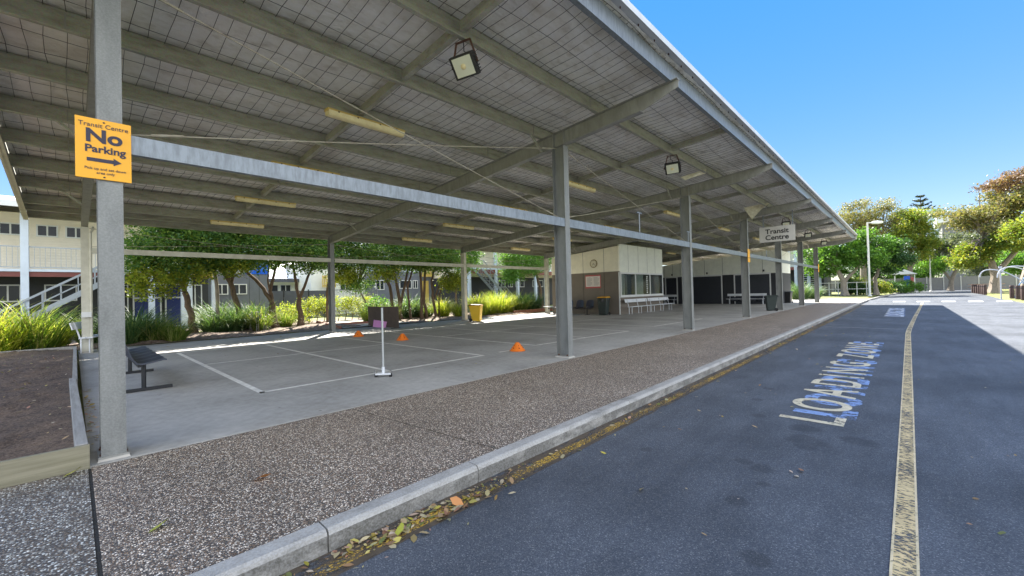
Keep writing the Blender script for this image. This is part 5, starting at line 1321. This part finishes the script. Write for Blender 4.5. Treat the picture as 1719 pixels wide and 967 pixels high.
# Norfolk pine
t = empty('norfolk_pine', (196, -4.4, 0), 'dark tiered pine top showing above the gold tree', 'tree', FT)
b = MB(); b.tube([(196, -4.4, 0), (196, -4.4, 31)], [.6, .1], 8); b.build('trunk', M['bark_grey'], t)
r = random.Random(5); Pn = []
for k in range(16):
    z = 8 + k * 1.5; L = .5 + (31.2 - z) * .62
    for q in range(6):
        an = q * math.pi / 3 + k * .5
        for s in range(46):
            u = (s + r.random()) / 46; Pn.append((196 + math.cos(an) * L * u + r.gauss(0, .12), -4.4 + math.sin(an) * L * u + r.gauss(0, .12), z + .55 * u * u * L * .5 + r.gauss(0, .10)))
V, F = leaves(np.array(Pn), .62, 71); npmesh('crown', V, F, M['leaf_pine'], t)
tree('street_tree', (92, -9.3, -.1), [(((92, -9.3, -.1), (92, -9.5, 2.2), (92.2, -9.0, 5.0), (92.5, -8.6, 8)), (.62, .5, .38, .22)), (((92, -9.5, 2.6), (93, -12, 6.5), (94, -14.5, 10)), (.36, .28, .16))],
     [('crown', [(93, -9.0, 12.0, 4.4, 4.2, 2.4), (94, -14, 13.2, 5, 4.6, 3.2), (93, -6.6, 10.6, 2.4, 2.2, 1.6), (93, -11, 9.2, 3.6, 3.4, 1.8)], 15000, .42, 'leaf_olive', .75), ('seed_pods', [(94, -11.6, 15.2, 4.4, 4.0, 1.5), (94, -16, 16.0, 4.6, 4.4, 1.7)], 7500, .40, 'leaf_rust', .65), ('lower_crown', [(91, -8.2, 5.8, 2.4, 2.2, 1.8), (91, -6.8, 4.4, 1.9, 1.9, 1.0), (91, -11.2, 7.0, 2.2, 2.2, 1.6)], 8000, .40, 'leaf_goldgreen', .6)], 'huge spreading tree at the right edge with rust coloured seed pods on top', 'bark_pale', FT, 66, 40, .12)
tree('street_tree', (84, -11.2, -.1), [(((84, -11.2, -.1), (84, -11.3, 2.4), (84, -11.8, 5.4)), (.6, .5, .3))],
     [('crown', [(84, -11.8, 7.4, 2.8, 2.8, 2.4), (84, -14, 6.0, 2.6, 2.6, 2.2)], 8500, .38, 'leaf_goldgreen', .6)], 'yellow-green tree in front of the huge spreading tree', 'bark_pale', FT, 67, 18, .10)
for x, y, s, lab, mt in ((86, 3.6, 1.0, 'rounded sunny shrub right of the tall lamp post', 'leaf_goldgreen'), (95, 2.4, .9, 'dark shrub on the bend of the far kerb', 'leaf_deep'), (103, -.2, 1.0, 'low green shrub beside the distant lamp post', 'leaf_bright'), (99, 1.4, .85, 'green shrub between the other far kerb shrubs', 'leaf_bright'), (82, 6.2, 1.1, 'shrub under the bright green tree', 'leaf_deep'), (88, 6.0, 1.3, 'yellowish shrub behind the rounded sunny shrub', 'leaf_goldgreen')):
    t = empty('shrub', (x, y, 0), lab, 'shrub', 'shrubs along the far kerb')
    P, cl = crown_points([(x, y, 1.1 * s, 1.9 * s, 1.5 * s, 1.05 * s), (x + .6, y - 1.2, .8 * s, 1.3 * s, 1.0 * s, .75 * s)], 2400, int(x), .28, 28); V, F = leaves(P, .26, int(x) + 1); npmesh('foliage', V, F, M[mt], t)
    b = MB(); b.tube([(x, y, 0), (x, y, .9 * s)], [.08, .04], 6); b.tube([(x, y, 0), (x + .5, y - .8, .8 * s)], [.06, .03], 6); b.build('stem', M['bark'], t)
# bollards
def bollard(x, y, lab):
    t = empty('timber_bollard', (x, y, -.13), lab, 'bollard', 'dark timber bollards')
    b = MB(); b.lathe([(.17, 0), (.17, 1.22), (.14, 1.28)], (x, y, -.13), 14); b.build('post', M['bollard'], t, smooth=True)
    b = MB(); b.lathe([(.174, 1.02), (.174, 1.10)], (x, y, -.13), 14); b.build('band', M['black_steel'], t)
    return t
b0 = bollard(62.2, -7.42, 'dark bollard left of the climbing frame foot')
for x, y, l in ((59.4, -7.44, 'middle one of the three bollards near the climbing frame'), (56.6, -7.4, 'bollard at the right picture edge'), (79.5, -7.3, 'nearest bollard of the close row by the road bend'), (81.7, -7.35, 'second bollard of the close row by the road bend'), (84, -7.4, 'third bollard of the close row by the road bend'), (86.5, -7.4, 'fourth bollard of the close row by the road bend'), (89, -7.4, 'fifth bollard of the close row by the road bend'), (91.5, -7.4, 'sixth bollard of the close row by the road bend'), (94, -7.4, 'farthest bollard of the close row by the road bend')):
    copy_tree(b0, (x, y, -.13), l)
# dome climbing frame
t = empty('climbing_frame', (60, -9, -.13), 'pale arched tube climbing frame on the right hand lawn', 'climbing frame')
def arch(p, q, h, mat, r=.05, name='arch'):
    p, q = Vector(p), Vector(q); b = MB(); pts = []
    for k in range(17):
        a = math.pi * k / 16; pts.append(p.lerp(q, (1 - math.cos(a)) / 2) + Vector((0, 0, h * math.sin(a))))
    b.tube(pts, r, 8); b.build(name, M[mat], t, smooth=True)
for p, q, h, m in (((60.5, -7.9, 1.3), (58.6, -8.0, -.13), 1.0, 'arch_blue'), ((60, -5.2, 2.0), (59.5, -8.5, -.13), 1.4, 'arch_white'), ((59, -6.2, 1.9), (61, -9.6, -.13), 1.7, 'arch_white'), ((60, -6.6, 2.3), (60.5, -11.2, -.13), 1.4, 'arch_white'), ((62, -7.6, -.13), (58, -11, -.13), 2.6, 'arch_blue'), ((58.2, -8.2, -.13), (62.4, -10.8, -.13), 2.7, 'arch_white')):
    arch(p, q, h, m)
b = MB(); b.tube([(60, -6.5, -.13), (60, -6.5, 2.9)], .05, 8); b.lathe([(.12, 0), (.12, .16)], (60, -6.5, 2.8), 12); b.build('centre_post', M['arch_white'], t)
# picnic table
t = empty('picnic_table', (98, -8.9, -.13), 'long timber picnic table on the far lawn', 'picnic table')
b = MB(); b.box(97.4, 98.6, -11, -7.2, 1.1, 1.2); b.build('table_top', M['table_top'], t)
for x in (96.8, 99.2):
    b = MB(); b.box(x - .2, x + .2, -11, -7.2, .62, .7); b.build('seat', M['table_top'], t)
for y in (-10.4, -7.8):
    b = MB(); b.bar((97, y, -.13), (98.4, y, 1.1), .1, .1, (0, 1, 0)); b.bar((99, y, -.13), (97.6, y, 1.1), .1, .1, (0, 1, 0)); b.box(96.7, 99.3, y - .05, y + .05, .54, .62); b.build('leg', M['bollard'], t)
# far fence, hall, playground
t = empty('far_fence', (124, -10, 0), 'grey panel fence closing the far end of the lawn', 'fence')
for k in range(18):
    y = 16 - 2.4 * k; x = 115 + .55 * k
    b = MB(); b.bar((x, y, 1.3), (x + .55, y - 2.3, 1.3), .08, 2.6); b.build('panel', M['far_fence'], t)
    b = MB(); b.box(x - .1, x + .06, y - .02, y + .12, -.1, 2.8); b.build('post', M['lamp_post'], t)
t = empty('white_roof_far_hall', (165, -14, 0), 'white roofed hall showing between the far tree tops', 'building')
b = MB(); b.box(160, 175, -16.5, -7.5, 0, 17.5); b.build('wall', M['far_fence'], t)
b = MB(); b.box(159, 176, -17.5, -6.5, 17.5, 19.2); b.build('roof', M['roof_white'], t)
t = empty('playground_unit', (104, .4, 0), 'playground unit with blue and red panels on white posts', 'playground')
for x, y in ((103, 1.4), (103, -1.2), (105, 1.4), (105, -1.2)):
    b = MB(); b.tube([(x, y, 0), (x, y, 3.2)], .07, 8); b.build('post', M['white_paint'], t)
b = MB(); b.box(102.95, 103.05, -.6, .2, 1.0, 2.9); b.build('panel', M['bright_blue'], t)
b = MB(); b.box(102.95, 103.05, -1.1, -.7, 1.6, 2.6); b.build('panel', M['red'], t)
b = MB(); b.box(102.9, 105.1, -1.3, 1.5, 1.1, 1.2); b.build('deck', M['table_top'], t)
b = MB(); b.prism([(1.8, 3.2), (.1, 4.1), (-1.6, 3.2)], 'x', 102.6, 105.4); b.build('roof', M['roof_white'], t)
# white rail fence by the far footpath
t = empty('rail_fence', (80, 9, 0), 'low white rail fence behind the grassy shrubs past the last column', 'fence')
for k in range(6):
    b = MB(); b.box(79.9, 80, 9.6 - k * 1.1, 9.7 - k * 1.1, 0, 2.0); b.build('post', M['white_paint'], t)
b = MB(); b.box(79.92, 79.98, 4.0, 9.7, 1.85, 1.95); b.box(79.92, 79.98, 4.0, 9.7, .9, .98); b.build('rail', M['white_paint'], t)

# ------------------------------------------------------------------ light, sky, camera
sun_dir = Vector((.60, .80, 1.0)).normalized()
L = bpy.data.lights.new('sun', 'SUN'); L.energy = 2.5; L.angle = R(.5); L.color = (1, .95, .86)
lo = bpy.data.objects.new('sun', L); COL.objects.link(lo); lo.rotation_euler = (-sun_dir).to_track_quat('-Z', 'Y').to_euler(); lo.location = (0, 0, 40)
w = bpy.data.worlds.new('World'); S.world = w; w.use_nodes = True
nt = w.node_tree; bg = nt.nodes['Background']; sk = nt.nodes.new('ShaderNodeTexSky'); sk.sky_type = 'NISHITA'; sk.sun_disc = False
sk.sun_elevation = math.asin(sun_dir.z); sk.sun_rotation = math.atan2(sun_dir.x, sun_dir.y)
sk.air_density = .9; sk.dust_density = 0.0; sk.ozone_density = 1.6; sk.altitude = 0
hs = nt.nodes.new('ShaderNodeHueSaturation'); hs.inputs['Saturation'].default_value = 5.6; hs.inputs['Hue'].default_value = .522
gm = nt.nodes.new('ShaderNodeGamma'); gm.inputs['Gamma'].default_value = .155; nt.links.new(sk.outputs[0], gm.inputs['Color']); nt.links.new(gm.outputs[0], hs.inputs['Color']); 
# bright cloud added opposite the sun, out of view, as neutral fill for the shade
def wn(t, **k):
    n = nt.nodes.new(t)
    for a, v in k.items(): setattr(n, a, v)
    return n
tc = wn('ShaderNodeTexCoord'); dp = wn('ShaderNodeVectorMath', operation='DOT_PRODUCT'); dp.inputs[1].default_value = (-.40, -.90, .12)
nt.links.new(tc.outputs['Generated'], dp.inputs[0])
mr = wn('ShaderNodeMapRange'); mr.inputs['From Min'].default_value = .12; mr.inputs['From Max'].default_value = .5; nt.links.new(dp.outputs['Value'], mr.inputs['Value'])
nz = wn('ShaderNodeTexNoise'); nz.inputs['Scale'].default_value = 2.6; nz.inputs['Detail'].default_value = 7; nt.links.new(tc.outputs['Generated'], nz.inputs['Vector'])
cr = wn('ShaderNodeMapRange'); cr.inputs['From Min'].default_value = .36; cr.inputs['From Max'].default_value = .52; nt.links.new(nz.outputs['Fac'], cr.inputs['Value'])
mu = wn('ShaderNodeMath', operation='MULTIPLY'); nt.links.new(mr.outputs[0], mu.inputs[0]); nt.links.new(cr.outputs[0], mu.inputs[1])
mx = wn('ShaderNodeMix', data_type='RGBA'); nt.links.new(mu.outputs[0], mx.inputs[0]); nt.links.new(hs.outputs[0], mx.inputs[6]); mx.inputs[7].default_value = (3.0, 3.12, 3.3, 1)
nt.links.new(mx.outputs[2], bg.inputs[0]); bg.inputs[1].default_value = .112
cam = bpy.data.cameras.new('camera'); cam.sensor_width = 36; cam.lens = 36 * 697.729 / 1719; cam.clip_end = 2000; cam.clip_start = .05
co = bpy.data.objects.new('camera', cam); COL.objects.link(co)
co.matrix_world = Matrix(((.68750663, .00841694, -.72612932, 0), (-.72576232, -.02586838, -.68745901, 0), (-.02457009, .99962992, -.01167599, 1.6), (0, 0, 0, 1)))
S.camera = co
vs_ = S.view_settings; vs_.view_transform = 'Standard'; vs_.look = 'None'; vs_.gamma = 1; vs_.use_curve_mapping = False; vs_.exposure = 3.08
S.render.engine = 'CYCLES'; S.cycles.max_bounces = 12; S.cycles.diffuse_bounces = 10; S.cycles.transparent_max_bounces = 8
